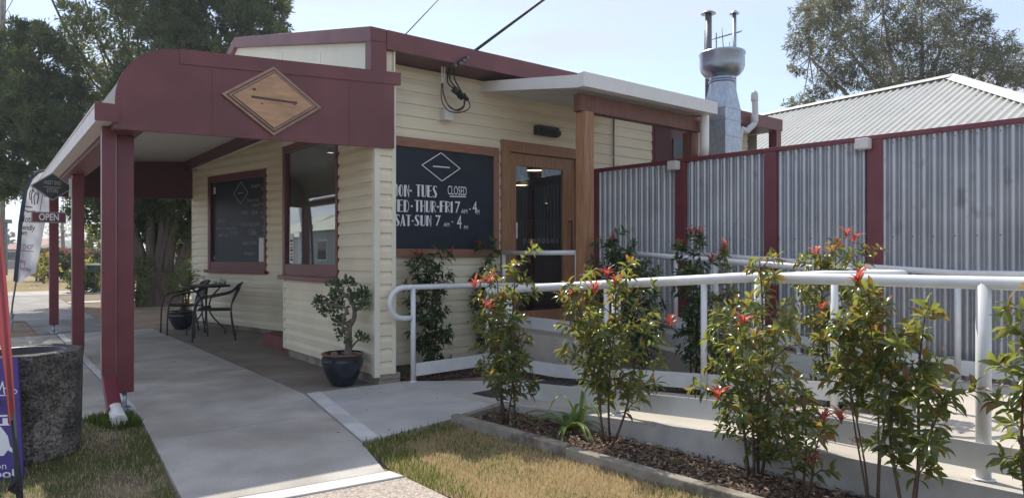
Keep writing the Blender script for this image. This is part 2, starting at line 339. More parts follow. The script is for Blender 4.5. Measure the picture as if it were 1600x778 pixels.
def single(mb, name, m, label=None, cat=None, group=None, kind=None, bevel=0, origin=None):
    a = np.array(mb.v); c = Vector(origin) if origin is not None else Vector(((a[:, 0].min() + a[:, 0].max()) / 2, (a[:, 1].min() + a[:, 1].max()) / 2, a[:, 2].min()))
    vs = [(x - c.x, y - c.y, z - c.z) for x, y, z in mb.v]
    o = bpy.data.objects.new(name, _mesh(name, vs, mb.f, mb.sm)); o.data.materials.append(MATS[m]); o.location = c; link(o); OFF[o.name] = tuple(c)
    tag(o, label, cat, group, kind); finish(o, bevel); return o
def struct(mb, name, m, kind='structure'): return single(mb, name, m, kind=kind)
def raw(vs, fs, name, m, parent=None, label=None, cat=None, kind=None, smooth=True):
    """big numpy meshes (leaves, grass)"""
    me = bpy.data.meshes.new(name)
    if parent is not None: vs = vs - np.array(rootloc(parent))
    nv, nf, k = len(vs), len(fs), fs.shape[1]
    me.vertices.add(nv); me.vertices.foreach_set("co", vs.astype(np.float32).ravel())
    me.loops.add(nf * k); me.loops.foreach_set("vertex_index", fs.astype(np.int32).ravel())
    me.polygons.add(nf); me.polygons.foreach_set("loop_start", np.arange(0, nf * k, k, dtype=np.int32))
    me.update(calc_edges=True); me.validate()
    me.polygons.foreach_set("use_smooth", np.full(len(me.polygons), smooth))
    o = bpy.data.objects.new(name, me); me.materials.append(MATS[m]); link(o)
    if parent is not None: o.parent = parent
    tag(o, label, cat, None, kind); return o
# leaf templates: (across, along, normal) and faces (quads)
T_LEAF = (np.array([(0, 0, 0), (-.30, .22, .03), (0, .25, .0), (.30, .22, .03), (-.5, .5, .02), (0, .52, -.05), (.5, .5, .02), (-.34, .78, -.11), (0, .78, -.17), (.34, .78, -.11), (0, 1.0, -.36), (0, 0.02, 0)], float),
          np.array([(0, 2, 1, 1), (0, 3, 2, 2), (1, 2, 5, 4), (2, 3, 6, 5), (4, 5, 8, 7), (5, 6, 9, 8), (7, 8, 10, 10), (8, 9, 10, 10)]))
T_RHOMB = (np.array([(0, 0, 0), (-.5, .45, .06), (0, 1, 0), (.5, .45, .06)], float), np.array([(0, 3, 2, 1)]))
def leaves(Pn, D, Nn, L, Wd, tmpl=T_RHOMB):
    """arrays of leaves -> verts, faces"""
    Pn = np.asarray(Pn, float); D = np.asarray(D, float); Nn = np.asarray(Nn, float); L = np.asarray(L, float)[:, None, None]; Wd = np.asarray(Wd, float)[:, None, None]
    D = D / (np.linalg.norm(D, axis=1, keepdims=True) + 1e-9); X = np.cross(D, Nn); X /= (np.linalg.norm(X, axis=1, keepdims=True) + 1e-9); Nn = np.cross(X, D)
    t, f = tmpl
    vs = Pn[:, None, :] + t[None, :, 0:1] * Wd * X[:, None, :] + t[None, :, 1:2] * L * D[:, None, :] + t[None, :, 2:3] * L * Nn[:, None, :]
    n, k = len(Pn), len(t); fs = (np.arange(n) * k)[:, None, None] + f[None]
    return vs.reshape(-1, 3), fs.reshape(-1, f.shape[1])
def tri_fix(vs, fs):                       # quads with a doubled corner -> keep as triangles
    q = fs[fs[:, 2] != fs[:, 3]]; t = fs[fs[:, 2] == fs[:, 3]][:, :3]
    allf = [tuple(r) for r in q] + [tuple(r) for r in t]; return allf
def leafobj(arr, name, m, parent, tmpl=T_LEAF, label=None):
    Pn, D, Nn, L, Wd = arr
    if not len(Pn): return None
    vs, fs = leaves(Pn, D, Nn, L, Wd, tmpl); vs = vs - np.array(rootloc(parent))
    me = bpy.data.meshes.new(name); me.from_pydata(vs.tolist(), [], tri_fix(vs, fs) if tmpl is T_LEAF else fs.tolist())
    me.polygons.foreach_set("use_smooth", [True] * len(me.polygons)); me.update()
    o = bpy.data.objects.new(name, me); me.materials.append(MATS[m]); link(o); o.parent = parent
    if label: o["label"] = label
    return o
class LV:
    def __init__(s): s.a = [[], [], [], [], []]
    def add(s, p, d, n, l, w):
        for k, x in zip(s.a, (tuple(p), tuple(d), tuple(n), l, w)): k.append(x)
def text_mb(body, o, U, V, w, h, bold=0.0, thick=0.002, Nn=None, shear=0.0):
    """lettering fitted into a w x h box at o, as real raised geometry"""
    cu = bpy.data.curves.new("lettering", 'FONT'); cu.body = body; cu.offset = bold; cu.shear = shear; cu.resolution_u = 3
    ob = bpy.data.objects.new("lettering", cu); link(ob); dg = bpy.context.evaluated_depsgraph_get()
    me = bpy.data.meshes.new_from_object(ob.evaluated_get(dg)); bpy.data.objects.remove(ob)
    v = np.array([x.co[:] for x in me.vertices]); mb = MB()
    if len(v):
        lo = v.min(0); d = v.max(0) - lo; d[d == 0] = 1; v = (v - lo) / d
        Nn = Nn if Nn is not None else U.cross(V).normalized()
        mb.add([o + U * (x * w) + V * (y * h) + Nn * thick for x, y, _ in v], [tuple(p.vertices) for p in me.polygons])
    bpy.data.meshes.remove(me); return mb
def join(*ms):
    r = MB()
    for m in ms: r.add(m.v, m.f); r.sm[-len(m.f):] = m.sm if m.f else r.sm[-0:]
    return r

# ------------------------------------------------------------------ ground
rnd = random.Random(5)
def poly(pts, z, th=0.0):
    mb = MB(); pts = [Vector((p.x, p.y, z)) for p in pts]
    if th: mb.prism([p - Z * th for p in pts], Z * th)
    else: mb.add(pts, [tuple(range(len(pts)))])
    return mb
g = MB(); g.add([(-500, -400, 0), (500, -400, 0), (500, 600, 0), (-500, 600, 0)], [(0, 1, 2, 3)]); struct(g, "ground", "dirt")
struct(poly([Wp(-60, -14), Wp(-60, -6), Wp(160, -6), Wp(160, -14)], 0.004), "road", "asphalt")
kb = MB(); kb.wbox(-60, 120, -6.0, -5.82, 0, 0.13); struct(kb, "kerb", "concrete")
SL = 0.030
struct(poly([Wp(-2.38, -2.26), Wp(-2.5, -1.2), G(565, 698), Wp(-0.02, -0.735), Wp(7.15, -0.725), Wp(7.15, -2.10), Wp(-0.06, -2.09)], SL, SL + 0.02), "footpath", "concrete")
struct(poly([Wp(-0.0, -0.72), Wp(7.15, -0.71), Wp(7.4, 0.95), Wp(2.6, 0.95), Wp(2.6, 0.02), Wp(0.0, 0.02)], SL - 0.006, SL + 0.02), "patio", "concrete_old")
struct(poly([Wp(0.1, -3.6), Wp(0.1, -2.115), Wp(7.15, -2.125), Wp(7.15, -3.6)], SL - 0.012, SL + 0.02), "pavement", "concrete")
eb = MB(); eb.prism([Wp(0.25, -2.113, SL + 0.004), Wp(7.1, -2.113, SL + 0.004), Wp(7.1, -2.03, SL + 0.004), Wp(0.25, -2.06, SL + 0.004)], Z * -0.012); struct(eb, "pavement_edge_strip", "concrete_edge")
ap = [G(479, 620.5), G(567, 698), G(700, 662), G(776, 642.5), Rp(0.05, -0.09), Rp(-0.6, 0.0), Rp(-0.6, 1.0), Wp(-0.02, 0.30), Wp(-0.02, -0.72)]
struct(poly(ap, SL + 0.002, SL + 0.02), "apron", "concrete_new")
es = MB(); es.add([Vector((q.x, q.y, SL + 0.006)) for q in (G(479, 620.5), G(567, 697.6), G(592, 689), G(500, 617))], [(0, 1, 2, 3)]); struct(es, "apron_edge_strip", "concrete_edge")
el = MB(); el.prism([Wp(-2.40, -2.28, 0), Wp(-2.52, -1.18, 0), Wp(-2.65, -1.16, 0), Wp(-2.53, -2.30, 0)], Z * (SL + 0.004)); struct(el, "path_edge_strip", "concrete_edge")
struct(poly([Wp(-2.655, -1.15), Wp(-2.535, -2.31), Wp(-7, -2.6), Wp(-7, -1.0)], SL - 0.006, SL + 0.01), "path", "aggregate")
struct(poly([Wp(10.4, -2.40), Wp(10.4, -1.22), Wp(21, -1.25), Wp(21, -5.6), Wp(11.5, -5.6)], 0.012), "street_path", "gravel")
struct(poly([Wp(7.16, -2.35), Wp(7.16, -1.22), Wp(10.39, -1.22), Wp(10.39, -2.40)], 0.012), "shaded_street_path", "asphalt")  # darker than the gravel beyond: the tree's shade is put into the colour
struct(poly([Wp(21.02, -5.6), Wp(21.02, 6), Wp(24, 6), Wp(24, -5.6)], 0.016), "driveway", "concrete")
struct(poly([Wp(16, -1.2), Wp(16, 9), Wp(16.6, 9), Wp(16.6, -1.2)], 0.014), "garden_strip", "concrete_edge")
struct(poly([Wp(24.05, -5.6), Wp(24.05, -3.2), Wp(70, -3.2), Wp(70, -5.6)], 0.012), "far_footpath", "gravel")
fl = MB(); fl.add([Vector((q.x, q.y, 0.008)) for q in (Wp(24.1, -3.1), Wp(24.1, 8), Wp(60, 8), Wp(60, -3.1))], [(0, 1, 2, 3)]); struct(fl, "far_lawn", "lawn_soil")

def inside(poly2, x, y):
    c = np.zeros(len(x), bool); n = len(poly2)
    for i in range(n):
        x1, y1 = poly2[i]; x2, y2 = poly2[(i + 1) % n]
        cond = ((y1 > y) != (y2 > y)) & (x < (x2 - x1) * (y - y1) / (y2 - y1 + 1e-12) + x1); c ^= cond
    return c
def grass(name, pts, n, m, seed, hmin, hmax, z=0.0, mask=None, lean=0.9):
    rg = np.random.default_rng(seed); p2 = [(p.x, p.y) for p in pts]; a = np.array(p2)
    x = rg.uniform(a[:, 0].min(), a[:, 0].max(), n * 3); y = rg.uniform(a[:, 1].min(), a[:, 1].max(), n * 3)
    k = inside(p2, x, y)
    if mask is not None: k &= mask(x, y, rg)
    x, y = x[k][:n], y[k][:n]; n = len(x)
    an = rg.uniform(0, 2 * np.pi, n); le = rg.uniform(0.1, lean, n); D = np.stack([np.cos(an) * le, np.sin(an) * le, np.ones(n) * 0.8], 1)
    L = rg.uniform(hmin, hmax, n); Nn = np.stack([np.sin(an), -np.cos(an), np.zeros(n) + .2], 1)
    t = (np.array([(-.5, 0, 0), (.5, 0, 0), (.36, .6, .05), (-.0, 1.0, .22)], float), np.array([(0, 1, 2, 3)]))
    Nv = np.stack([-np.cos(an) * .8, -np.sin(an) * .8, le], 1)
    vs, fs = leaves(np.stack([x, y, np.full(n, z)], 1), D, Nv, L, rg.uniform(0.0022, 0.0042, n), t)
    return raw(vs, fs, name, m, kind='stuff', smooth=False)
LAWN_R = [G(566, 700), G(702, 664), Rp(0.2, -0.74), Rp(2.8, -0.64), Rp(3.4, -0.75), Wp(-5, -0.9), Wp(-2.6, -1.14), G(622, 745)]
LAWN_L = [Wp(0.08, -2.12), Wp(-0.1, -2.10), Wp(-2.4, -2.28), Wp(-4.5, -2.5), Wp(-4.5, -5.5), Wp(0.08, -5.5)]
struct(poly(LAWN_R, 0.006), "lawn", "lawn_soil"); struct(poly(LAWN_L, 0.006), "lawn_verge", "verge_soil")
def nz2(x, y, s): return np.sin(x * 3.1 * s + 1.3) * np.cos(y * 2.7 * s - .4) + .6 * np.sin(x * 7.3 * s + y * 5.1 * s)
grass("dry_grass", LAWN_R, 60000, "grass_dry", 1, 0.015, 0.05, mask=lambda x, y, r: r.random(len(x)) < .9)
grass("green_grass", LAWN_R, 26000, "grass_green", 2, 0.02, 0.055, mask=lambda x, y, r: (nz2(x, y, 1) + r.normal(0, .6, len(x))) > .4)
def edge_mask(x, y, r):
    a, b = G(566, 700), G(622, 745); c, d = G(566, 700), G(702, 664)
    def dist(p, q):
        ux, uy = q.x - p.x, q.y - p.y; l = math.hypot(ux, uy); return np.abs((x - p.x) * uy - (y - p.y) * ux) / l
    return (np.minimum(dist(a, b), dist(c, d)) + r.exponential(.09, len(x))) < .26
grass("edge_grass", LAWN_R, 14000, "grass_green", 3, 0.03, 0.085, mask=edge_mask)
grass("dry_verge_grass", LAWN_L, 30000, "grass_dry", 4, 0.012, 0.045, mask=lambda x, y, r: r.random(len(x)) < .75)
grass("green_verge_grass", LAWN_L, 62000, "grass_green", 5, 0.015, 0.055, mask=lambda x, y, r: (nz2(x, y, 1.3) + r.normal(0, .7, len(x))) > -.1)
grass("tuft_grass", [Wp(0.06, -2.16), Wp(-0.35, -2.14), Wp(-.3, -2.32), Wp(0.08, -2.45)], 2600, "grass_green", 6, 0.03, 0.10)
grass("far_grass", [Wp(24.1, -3.1), Wp(24.1, 6), Wp(36, 6), Wp(36, -3.1)], 16000, "grass_dry", 7, 0.04, 0.12)

def seam(name, pts, w, z, m="mulch_soil"):
    mb = line_mb2([Vector((p.x, p.y, z)) for p in pts], w); struct(mb, name, m)
def line_mb2(pts, w):
    mb = MB()
    for a, b in zip(pts, pts[1:]):
        x = (b - a).cross(Z).normalized() * w / 2; mb.add([a - x, b - x, b + x, a + x], [(0, 1, 2, 3)])
    return mb
seam("path_joint", [Wp(1.75, -2.08), Wp(1.75, -.745)], .007, SL + .0015, "concrete_old"); seam("path_joint", [Wp(4.4, -2.08), Wp(4.4, -.74)], .007, SL + .0015, "concrete_old")
seam("patio_joint", [Wp(2.5, -.70), Wp(2.5, .0)], .010, SL - .004)
cr_ = random.Random(8); cpts = [Wp(-.9 + .0, -1.98)]
for k in range(16): cpts.append(cpts[-1] + B * .055 + A * cr_.uniform(-.035, .045))
seam("path_crack", cpts, .0035, SL + .0015)
def litter(name, pts, n, z, seed, m, lo=.015, hi=.05):
    rg = np.random.default_rng(seed); p2 = [(p.x, p.y) for p in pts]; a = np.array(p2)
    x = rg.uniform(a[:, 0].min(), a[:, 0].max(), n * 6); y = rg.uniform(a[:, 1].min(), a[:, 1].max(), n * 6); k = inside(p2, x, y); x, y = x[k][:n], y[k][:n]; n = len(x)
    D = np.stack([rg.normal(0, 1, n), rg.normal(0, 1, n), rg.normal(0.1, .15, n)], 1); Nn = np.stack([rg.normal(0, .3, n), rg.normal(0, .3, n), np.ones(n)], 1); L_ = rg.uniform(lo, hi, n)
    vs, fs = leaves(np.stack([x, y, np.full(n, z)], 1), D, Nn, L_, L_ * rg.uniform(.3, .55, n)); raw(vs, fs, name, m, kind='stuff', smooth=False)
litter("fallen_leaves", [Wp(-2.4, -2.2), Wp(-2.4, -1.2), Wp(0, -.75), Wp(7, -.4), Wp(7, -3.4), Wp(.2, -3.4), Wp(.1, -2.1)], 60, SL + .005, 21, "chips", .012, .035)
litter("lawn_litter", LAWN_R, 70, 0.03, 22, "chips"); litter("verge_litter", LAWN_L, 60, 0.03, 23, "chips")
litter("apron_litter", [G(567, 690), G(700, 660), G(770, 640), Wp(0, .2), Wp(0, -.7)], 14, SL + .007, 24, "chips", .012, .03)
# ------------------------------------------------------------------ ramp
def zf(v): return min(max(0.06 + 0.07 * v, SL + 0.006), 0.215)
def z2(v): return 0.215 + 0.066 * (2.6 - min(v, 2.6))
def sheet(path, p0, p1, zfun, z0):
    mb = MB()
    for a, b in zip(path, path[1:]):
        c = [Rp(a, p0, z0), Rp(b, p0, z0), Rp(b, p1, z0), Rp(a, p1, z0), Rp(a, p0, zfun(a)), Rp(b, p0, zfun(b)), Rp(b, p1, zfun(b)), Rp(a, p1, zfun(a))]
        mb.add(c, [(4, 5, 6, 7), (0, 1, 5, 4), (2, 3, 7, 6)] + ([(0, 4, 7, 3)] if a == path[0] else []) + ([(1, 2, 6, 5)] if b == path[-1] else []))
    return mb
struct(sheet([-0.62, -0.36, 2.2, 2.62], -0.09, 1.06, zf, -0.02), "ramp", "ramp_concrete")
kw = MB()
for a, b in ((0.06, 2.2), (2.2, 6.0)):
    kw.add([Rp(a, -0.15, -0.02), Rp(b, -0.15, -0.02), Rp(b, -0.094, -0.02), Rp(a, -0.094, -0.02)] + [Rp(a, -0.15, zf(a) + .012), Rp(b, -0.15, zf(b) + .012), Rp(b, -0.094, zf(b) + .012), Rp(a, -0.094, zf(a) + .012)],
           [(4, 5, 6, 7), (0, 1, 5, 4), (2, 3, 7, 6), (0, 4, 7, 3), (1, 2, 6, 5)])
struct(kw, "ramp_kerb", "kerb_concrete")
struct(MB().rbox(2.624, 6.0, -0.09, 3.0, -0.02, 0.213), "ramp_turn_landing", "ramp_concrete")
struct(sheet([-0.62, 2.62], 1.80, 3.0, z2, -0.02), "upper_ramp", "ramp_concrete")
lp = [Wp(0.385, 1.74), Wp(0.385, 3.33), Wp(-1.25, 3.46), Wp(-1.32, 1.70)]
struct(poly(lp, 0.43, 0.45), "landing", "ramp_concrete")
ta = MB()
for p0 in np.arange(0.06, 0.98, 0.3):
    ta.add([Rp(-0.55, p0, zf(-.55) + .006), Rp(-0.10, p0, zf(-.1) + .006), Rp(-0.10, p0 + .295, zf(-.1) + .006), Rp(-0.55, p0 + .295, zf(-.55) + .006)], [(0, 1, 2, 3)])
    for i in range(6):
        for j in range(4):
            v = -.52 + i * .075; ta.lathe(Rp(v, p0 + .035 + j * .075, zf(v) + .006), [(.017, 0), (.013, .005), (.0005, .005)], 8)
single(ta, "tactile_paving", "tactile", "dark grey studded tactile strip across the foot of the ramp", "tactile paving")

# mulch beds
def mulch(name, pts, z, n, seed, chipmat="chips", amp=0.02):
    rg = np.random.default_rng(seed); p2 = [(p.x, p.y) for p in pts]; a = np.array(p2)
    mb = poly(pts, z, z + 0.01); struct(mb, name + "_bed", "mulch_soil", 'stuff')
    x = rg.uniform(a[:, 0].min(), a[:, 0].max(), n * 4); y = rg.uniform(a[:, 1].min(), a[:, 1].max(), n * 4); k = inside(p2, x, y); x, y = x[k][:n], y[k][:n]; n = len(x)
    D = np.stack([rg.normal(0, 1, n), rg.normal(0, 1, n), rg.normal(0.12, .3, n)], 1); Nn = np.stack([rg.normal(0, .5, n), rg.normal(0, .5, n), np.ones(n)], 1)
    vs, fs = leaves(np.stack([x, y, z + rg.uniform(0, amp, n)], 1), D, Nn, rg.uniform(.012, .05, n), rg.uniform(.006, .018, n))
    raw(vs, fs, name, chipmat, kind='stuff', smooth=False)
BED = [Rp(0.20, -0.67), Rp(0.09, -0.15), Rp(6, -0.155), Rp(6, -0.62)]
mulch("mulch", BED, 0.035, 16000, 11)
ISL = [Rp(-1.25, 1.08), Rp(-0.62, 1.78), Rp(2.58, 1.79), Rp(2.6, 1.07)]
mulch("island_mulch", ISL, 0.05, 5000, 12)
mulch("wall_mulch", [Wp(-0.03, 0.34), Wp(0.375, 0.30), Wp(0.375, 1.73), Wp(-1.22, 1.69), Rp(-1.3, 1.06), Wp(-0.18, 1.3)], 0.02, 4000, 13)
def sleeper(a, b, w, h, label, z0=-0.02):
    d = (b - a).normalized(); n = d.cross(Z) * w; mb = MB(); mb.obox(Vector((a.x, a.y, z0)) , b - a, n, Z * (h - z0))
    return single(mb, "garden_edging", "sleeper", label, "garden edging", "grey sleepers edging the front garden bed", bevel=0.008)
sleeper(Rp(0.17, -0.745), Rp(1.34, -0.737), -0.075, 0.095, "grey garden sleeper beside the apron corner, the one in full shade")
sleeper(Rp(1.35, -0.745), Rp(2.9, -0.73), -0.075, 0.085, "long grey garden sleeper dappled with sun, between dry lawn and mulch")
sleeper(Rp(2.91, -0.73), Rp(6, -0.72), -0.075, 0.085, "nearest grey garden sleeper, running out at the bottom of the picture")
sleeper(Rp(0.165, -0.67), Rp(0.05, -0.14), 0.06, 0.08, "short grey garden sleeper butting the concrete apron at the bed end")

# ------------------------------------------------------------------ shop building
shop = thing("shop_building", "cream weatherboard corner shop with maroon trim and a low front gable", "shop", Wp(3, 3, 0))
def siding(O, U, n, L, z0, z1, pitch, openings=(), lip=0.021, back=0.05):
    mb = MB(); i = 0
    oz = sorted({q for o in openings for q in o[2:4]}); ou = sorted({q for o in openings for q in o[0:2]})
    za = z0
    while za < z1 - 1e-4:
        zb = min(za + pitch, z1); zs = [za] + [q for q in oz if za + 1e-4 < q < zb - 1e-4] + [zb]
        for y0, y1 in zip(zs, zs[1:]):
            us = [0] + [q for q in ou if 0 < q < L] + [L]
            for u0, u1 in zip(us, us[1:]):
                cu, cz = (u0 + u1) / 2, (y0 + y1) / 2
                if any(o[0] < cu < o[1] and o[2] < cz < o[3] for o in openings): continue
                zk = za + pitch * .55
                def f(zz): return lip + .002 if zz <= zk else lip * (1 - (zz - zk) / (pitch * .45)) + 0.002
                br_ = [y0] + ([zk] if y0 + 1e-4 < zk < y1 - 1e-4 else []) + [y1]
                for ya, yb in zip(br_, br_[1:]):
                    mb.add([O + U * u0 + n * f(ya) + Z * ya, O + U * u1 + n * f(ya) + Z * ya, O + U * u1 + n * f(yb) + Z * yb, O + U * u0 + n * f(yb) + Z * yb], [(0, 1, 2, 3)])
                a, b, c, d = O + U * u0 + n * f(y0) + Z * y0, O + U * u1 + n * f(y0) + Z * y0, O + U * u1 + n * f(y1) + Z * y1, O + U * u0 + n * f(y1) + Z * y1
                e, g_, h, k = O + U * u0 - n * back + Z * y0, O + U * u1 - n * back + Z * y0, O + U * u1 - n * back + Z * y1, O + U * u0 - n * back + Z * y1
                mb.add([e, g_, h, k], [(3, 2, 1, 0)])
                if y0 == za: mb.add([a, b, O + U * u1 + n * .001 + Z * (y0 - .001), O + U * u0 + n * .001 + Z * (y0 - .001)], [(0, 1, 2, 3)])
                if u0 == 0: mb.add([a, d, k, e], [(0, 1, 2, 3)])
                if abs(u1 - L) < 1e-6: mb.add([b, c, h, g_], [(0, 1, 2, 3)])
                for o in openings:
                    if o[2] < cz < o[3] and abs(u1 - o[0]) < 1e-6: mb.add([b, c, h, g_], [(0, 1, 2, 3)])
                    if o[2] < cz < o[3] and abs(u0 - o[1]) < 1e-6: mb.add([a, d, k, e], [(0, 1, 2, 3)])
        za = zb
    return mb
PT = 0.128
# bay front: s 0..2.55 seen from the street
BW0, BW1, BWZ0, BWZ1 = 0.87, 2.52, 1.06, 2.70
part(siding(Wp(0, 0), A, -B, 2.55, 0.125, 3.05, PT, [(BW0, 2.551, BWZ0, BWZ1)]), "wall", "cream", shop, "cream boards of the projecting shop window bay")
part(siding(Wp(0, 0.0), B, -A, 0.182, 0.125, 3.10, PT), "wall", "cream", shop, "narrow cream end wall of the window bay")
part(siding(Wp(2.55, 0.9), -B, A, 0.9, 0.125, 3.34, PT), "wall", "cream", shop)
part(siding(Wp(0.4, 0.0), B, -A, 7.0, 0.125, 3.36, 0.135, [(1.86, 3.16, 0.3, 2.66), (4.60, 5.44, 0.5, 3.26)], lip=0.016), "wall", "cream", shop, "long cream side wall with the timber shop door")
for ct in (MB().wbox(-0.030, 0.03, -0.032, 0.028, 0.10, 3.02), MB().wbox(-0.028, 0.02, 0.162, 0.205, 0.12, 3.12), MB().wbox(2.535, 2.575, -0.026, 0.01, 0.125, 1.04)):
    part(ct, "corner_trim", "cream_panel", shop, bevel=0.004)
part(MB().wbox(0.0, 0.385, 0.196, 0.21, 0.1, 3.36).wbox(0.03, 0.385, 0.04, 0.195, 3.0, 3.36), "return_wall", "cream", shop)
bs = MB(); bs.wbox(0.02, 2.5, 0.012, 0.2, -0.02, 0.125); part(bs, "base", "base_concrete", shop)
bk = MB()
for i in range(2): bk.wbox(-0.012, 0.2, 0.02, 0.262, 0.0 + i * 0.066, 0.062 + i * 0.066)
part(bk, "brick_base", "brick", shop, bevel=0.006)
part(MB().wbox(0.42, 0.55, 0.3, 7.3, -0.02, 0.125), "base", "base_concrete", shop)
# splayed wall with the menu board
S0 = Vector((-5.99, 12.76, 0)); SU = Vector((0.778, -0.628, 0)).normalized(); SN = Vector((-SU.y, SU.x, 0)); SN = SN if SN.dot(-B) > 0 else -SN
def splay(px):
    k = (px - 800) / F; return (k * S0.y - S0.x) / (SU.x - k * SU.y)
def splz(px, py):
    t = splay(px); return t, H + (HY - py) / F * (S0.y + SU.y * t)
part(siding(S0, SU, SN, 3.3, 0.10, 3.34, 0.134, [(0.62, 2.50, 1.06, 2.72)]), "wall", "cream", shop, "cream splayed wall carrying the menu window")
part(MB().obox(S0 - SN * 0.02 + SU * 0.05, SU * 3.2, -SN * 0.1, Z * 0.10), "base", "base_concrete", shop)
tt = MB(); tt.obox(S0 - SU * 0.02 + Z * 0.1 - SN * .06, SU * 0.04, SN * 0.085, Z * 2.95); part(tt, "corner_trim", "cream_panel", shop)
# the far end wall and back wall of the shop, so it is a closed building
fw = MB(); e0 = S0.copy(); s7, b7 = sb(S0)
fw.add([e0 + Z * 0, Wp(s7, 7.3, 0), Wp(s7, 7.3, 3.36), e0 + Z * 3.36], [(0, 1, 2, 3)]); fw.add([Wp(s7, 7.3, 0), Wp(.4, 7.3, 0), Wp(.4, 7.3, 3.36), Wp(s7, 7.3, 3.36)], [(0, 1, 2, 3)])
part(fw, "rear_wall", "cream", shop)
hd = MB(); hd.wbox(2.55, s7, 0.035, 0.97, 3.345, 3.362); hd.wbox(2.6, 4.46, 0.95, 1.0, 0.0, 3.34)
part(hd, "porch_lining", "cream_panel", shop)
part(MB().wbox(2.66, 3.78, 0.10, 0.90, -0.02, 0.205), "doorstep", "red_step", shop, bevel=0.01)
# gable front
gp = MB(); gp.prism([Wp(0.10, -0.02, 2.9), Wp(7.5, -0.02, 2.9), Wp(7.5, -0.02, 3.42), Wp(4.55, -0.02, 4.48), Wp(0.10, -0.02, 3.44)], B * 0.05); part(gp, "gable_panel", "cream_panel", shop)
def rake(s0, z0, s1, z1, h, b0=-0.075, b1=0.10):
    mb = MB(); mb.prism([Wp(s0, b0, z0 - h), Wp(s1, b0, z1 - h), Wp(s1, b0, z1), Wp(s0, b0, z0)], B * (b1 - b0)); return mb
part(rake(-0.02, 3.555, 4.55, 4.60, 0.15), "gable_trim", "maroon", shop, bevel=0.005)
part(rake(4.55, 4.599, 7.62, 3.55, 0.15), "gable_trim", "maroon", shop, bevel=0.005)
part(MB().wbox(-0.02, 0.11, -0.068, 0.104, 2.9, 3.43), "gable_trim", "maroon", shop, bevel=0.004)
part(MB().wbox(7.45, 7.61, -0.068, 0.085, 2.9, 3.41), "gable_trim", "maroon", shop, bevel=0.004)
for s_ in (1.35, 2.6, 3.9): part(MB().wbox(s_, s_ + .012, -0.0245, -0.0195, 2.9, 3.45 + s_ * .228 - .13), "panel_joint", "cream", shop)
rf = MB(); rf.prism([Wp(0.01, 0.105, 3.37), Wp(0.01, 0.105, 3.50), Wp(4.55, 0.105, 4.55), Wp(7.58, 0.105, 3.50), Wp(7.58, 0.105, 3.37)], B * 7.25); part(rf, "roof", "maroon_dark", shop)
part(MB().wbox(-0.025, 0.008, 0.105, 7.38, 3.36, 3.555), "fascia", "maroon", shop, bevel=0.004)
rp = MB(); rp.wbox(-0.02, 0.12, 7.2, 7.34, 0, 3.358); part(rp, "rear_post", "maroon", shop)
# dark inside
rm = MB(); z0_ = 0.44
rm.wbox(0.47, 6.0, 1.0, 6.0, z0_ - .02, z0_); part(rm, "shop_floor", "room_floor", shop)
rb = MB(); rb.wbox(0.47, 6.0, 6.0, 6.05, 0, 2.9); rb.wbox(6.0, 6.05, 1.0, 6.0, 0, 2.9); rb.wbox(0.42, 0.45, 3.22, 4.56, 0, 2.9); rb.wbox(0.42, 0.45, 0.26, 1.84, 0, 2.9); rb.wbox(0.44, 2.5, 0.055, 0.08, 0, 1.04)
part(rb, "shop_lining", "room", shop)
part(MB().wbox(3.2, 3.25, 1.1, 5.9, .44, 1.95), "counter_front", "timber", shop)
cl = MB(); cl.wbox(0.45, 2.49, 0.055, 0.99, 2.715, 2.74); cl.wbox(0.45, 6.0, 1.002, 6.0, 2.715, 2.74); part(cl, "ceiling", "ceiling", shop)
dl = MB(); dl.lathe(Wp(2.30, 0.50, 2.640), [(0.062, 0.074), (0.062, 0), (0.045, 0.0), (0.045, .01)], 18); dlt = part(dl, "downlight", "ceiling", shop); part(MB().disc(Wp(2.30, 0.50, 2.645), .045, 18), "lens", "downlight_glow", dlt)
# bay window
bw = MB()
for a, b in ((BW0, BW0 + .05), (BW1 - .03, BW1 + .055)): bw.wbox(a, b, -0.035, 0.05, BWZ0, BWZ1)
bw.wbox(BW0 + .05, BW1 - .03, -0.032, 0.05, BWZ1 - .09, BWZ1 - .002); bw.wbox(BW0 + .05, BW1 - .03, -0.030, 0.05, BWZ0 + .002, BWZ0 + .14)
bwin = part(bw, "window_frame", "maroon", shop, bevel=0.004)
part(MB().wbox(BW0 + .05, BW1 - .03, 0.0, 0.006, BWZ0 + .14, BWZ1 - .09), "pane", "glass", bwin)
part(MB().wbox(BW0 - .02, BW1 + .10, -0.085, -0.0, BWZ0 - .055, BWZ0 - .002), "sill", "maroon_gloss", bwin, bevel=0.006)
part(MB().wbox(2.26, 2.40, -0.003, -0.0005, 1.21, 1.58), "notice", "paper", bwin)
part(MB().wbox(2.00, 2.14, 0.010, 0.013, 1.21, 1.72), "notice", "paper_blue", bwin)
nk = MB()
for i in range(7): nk.wbox(2.285, 2.372, -0.0045, -0.0035, 1.24 + i * .04, 1.254 + i * .04 + (.012 if i % 3 == 0 else 0))
part(nk, "notice_print", "ink", bwin)
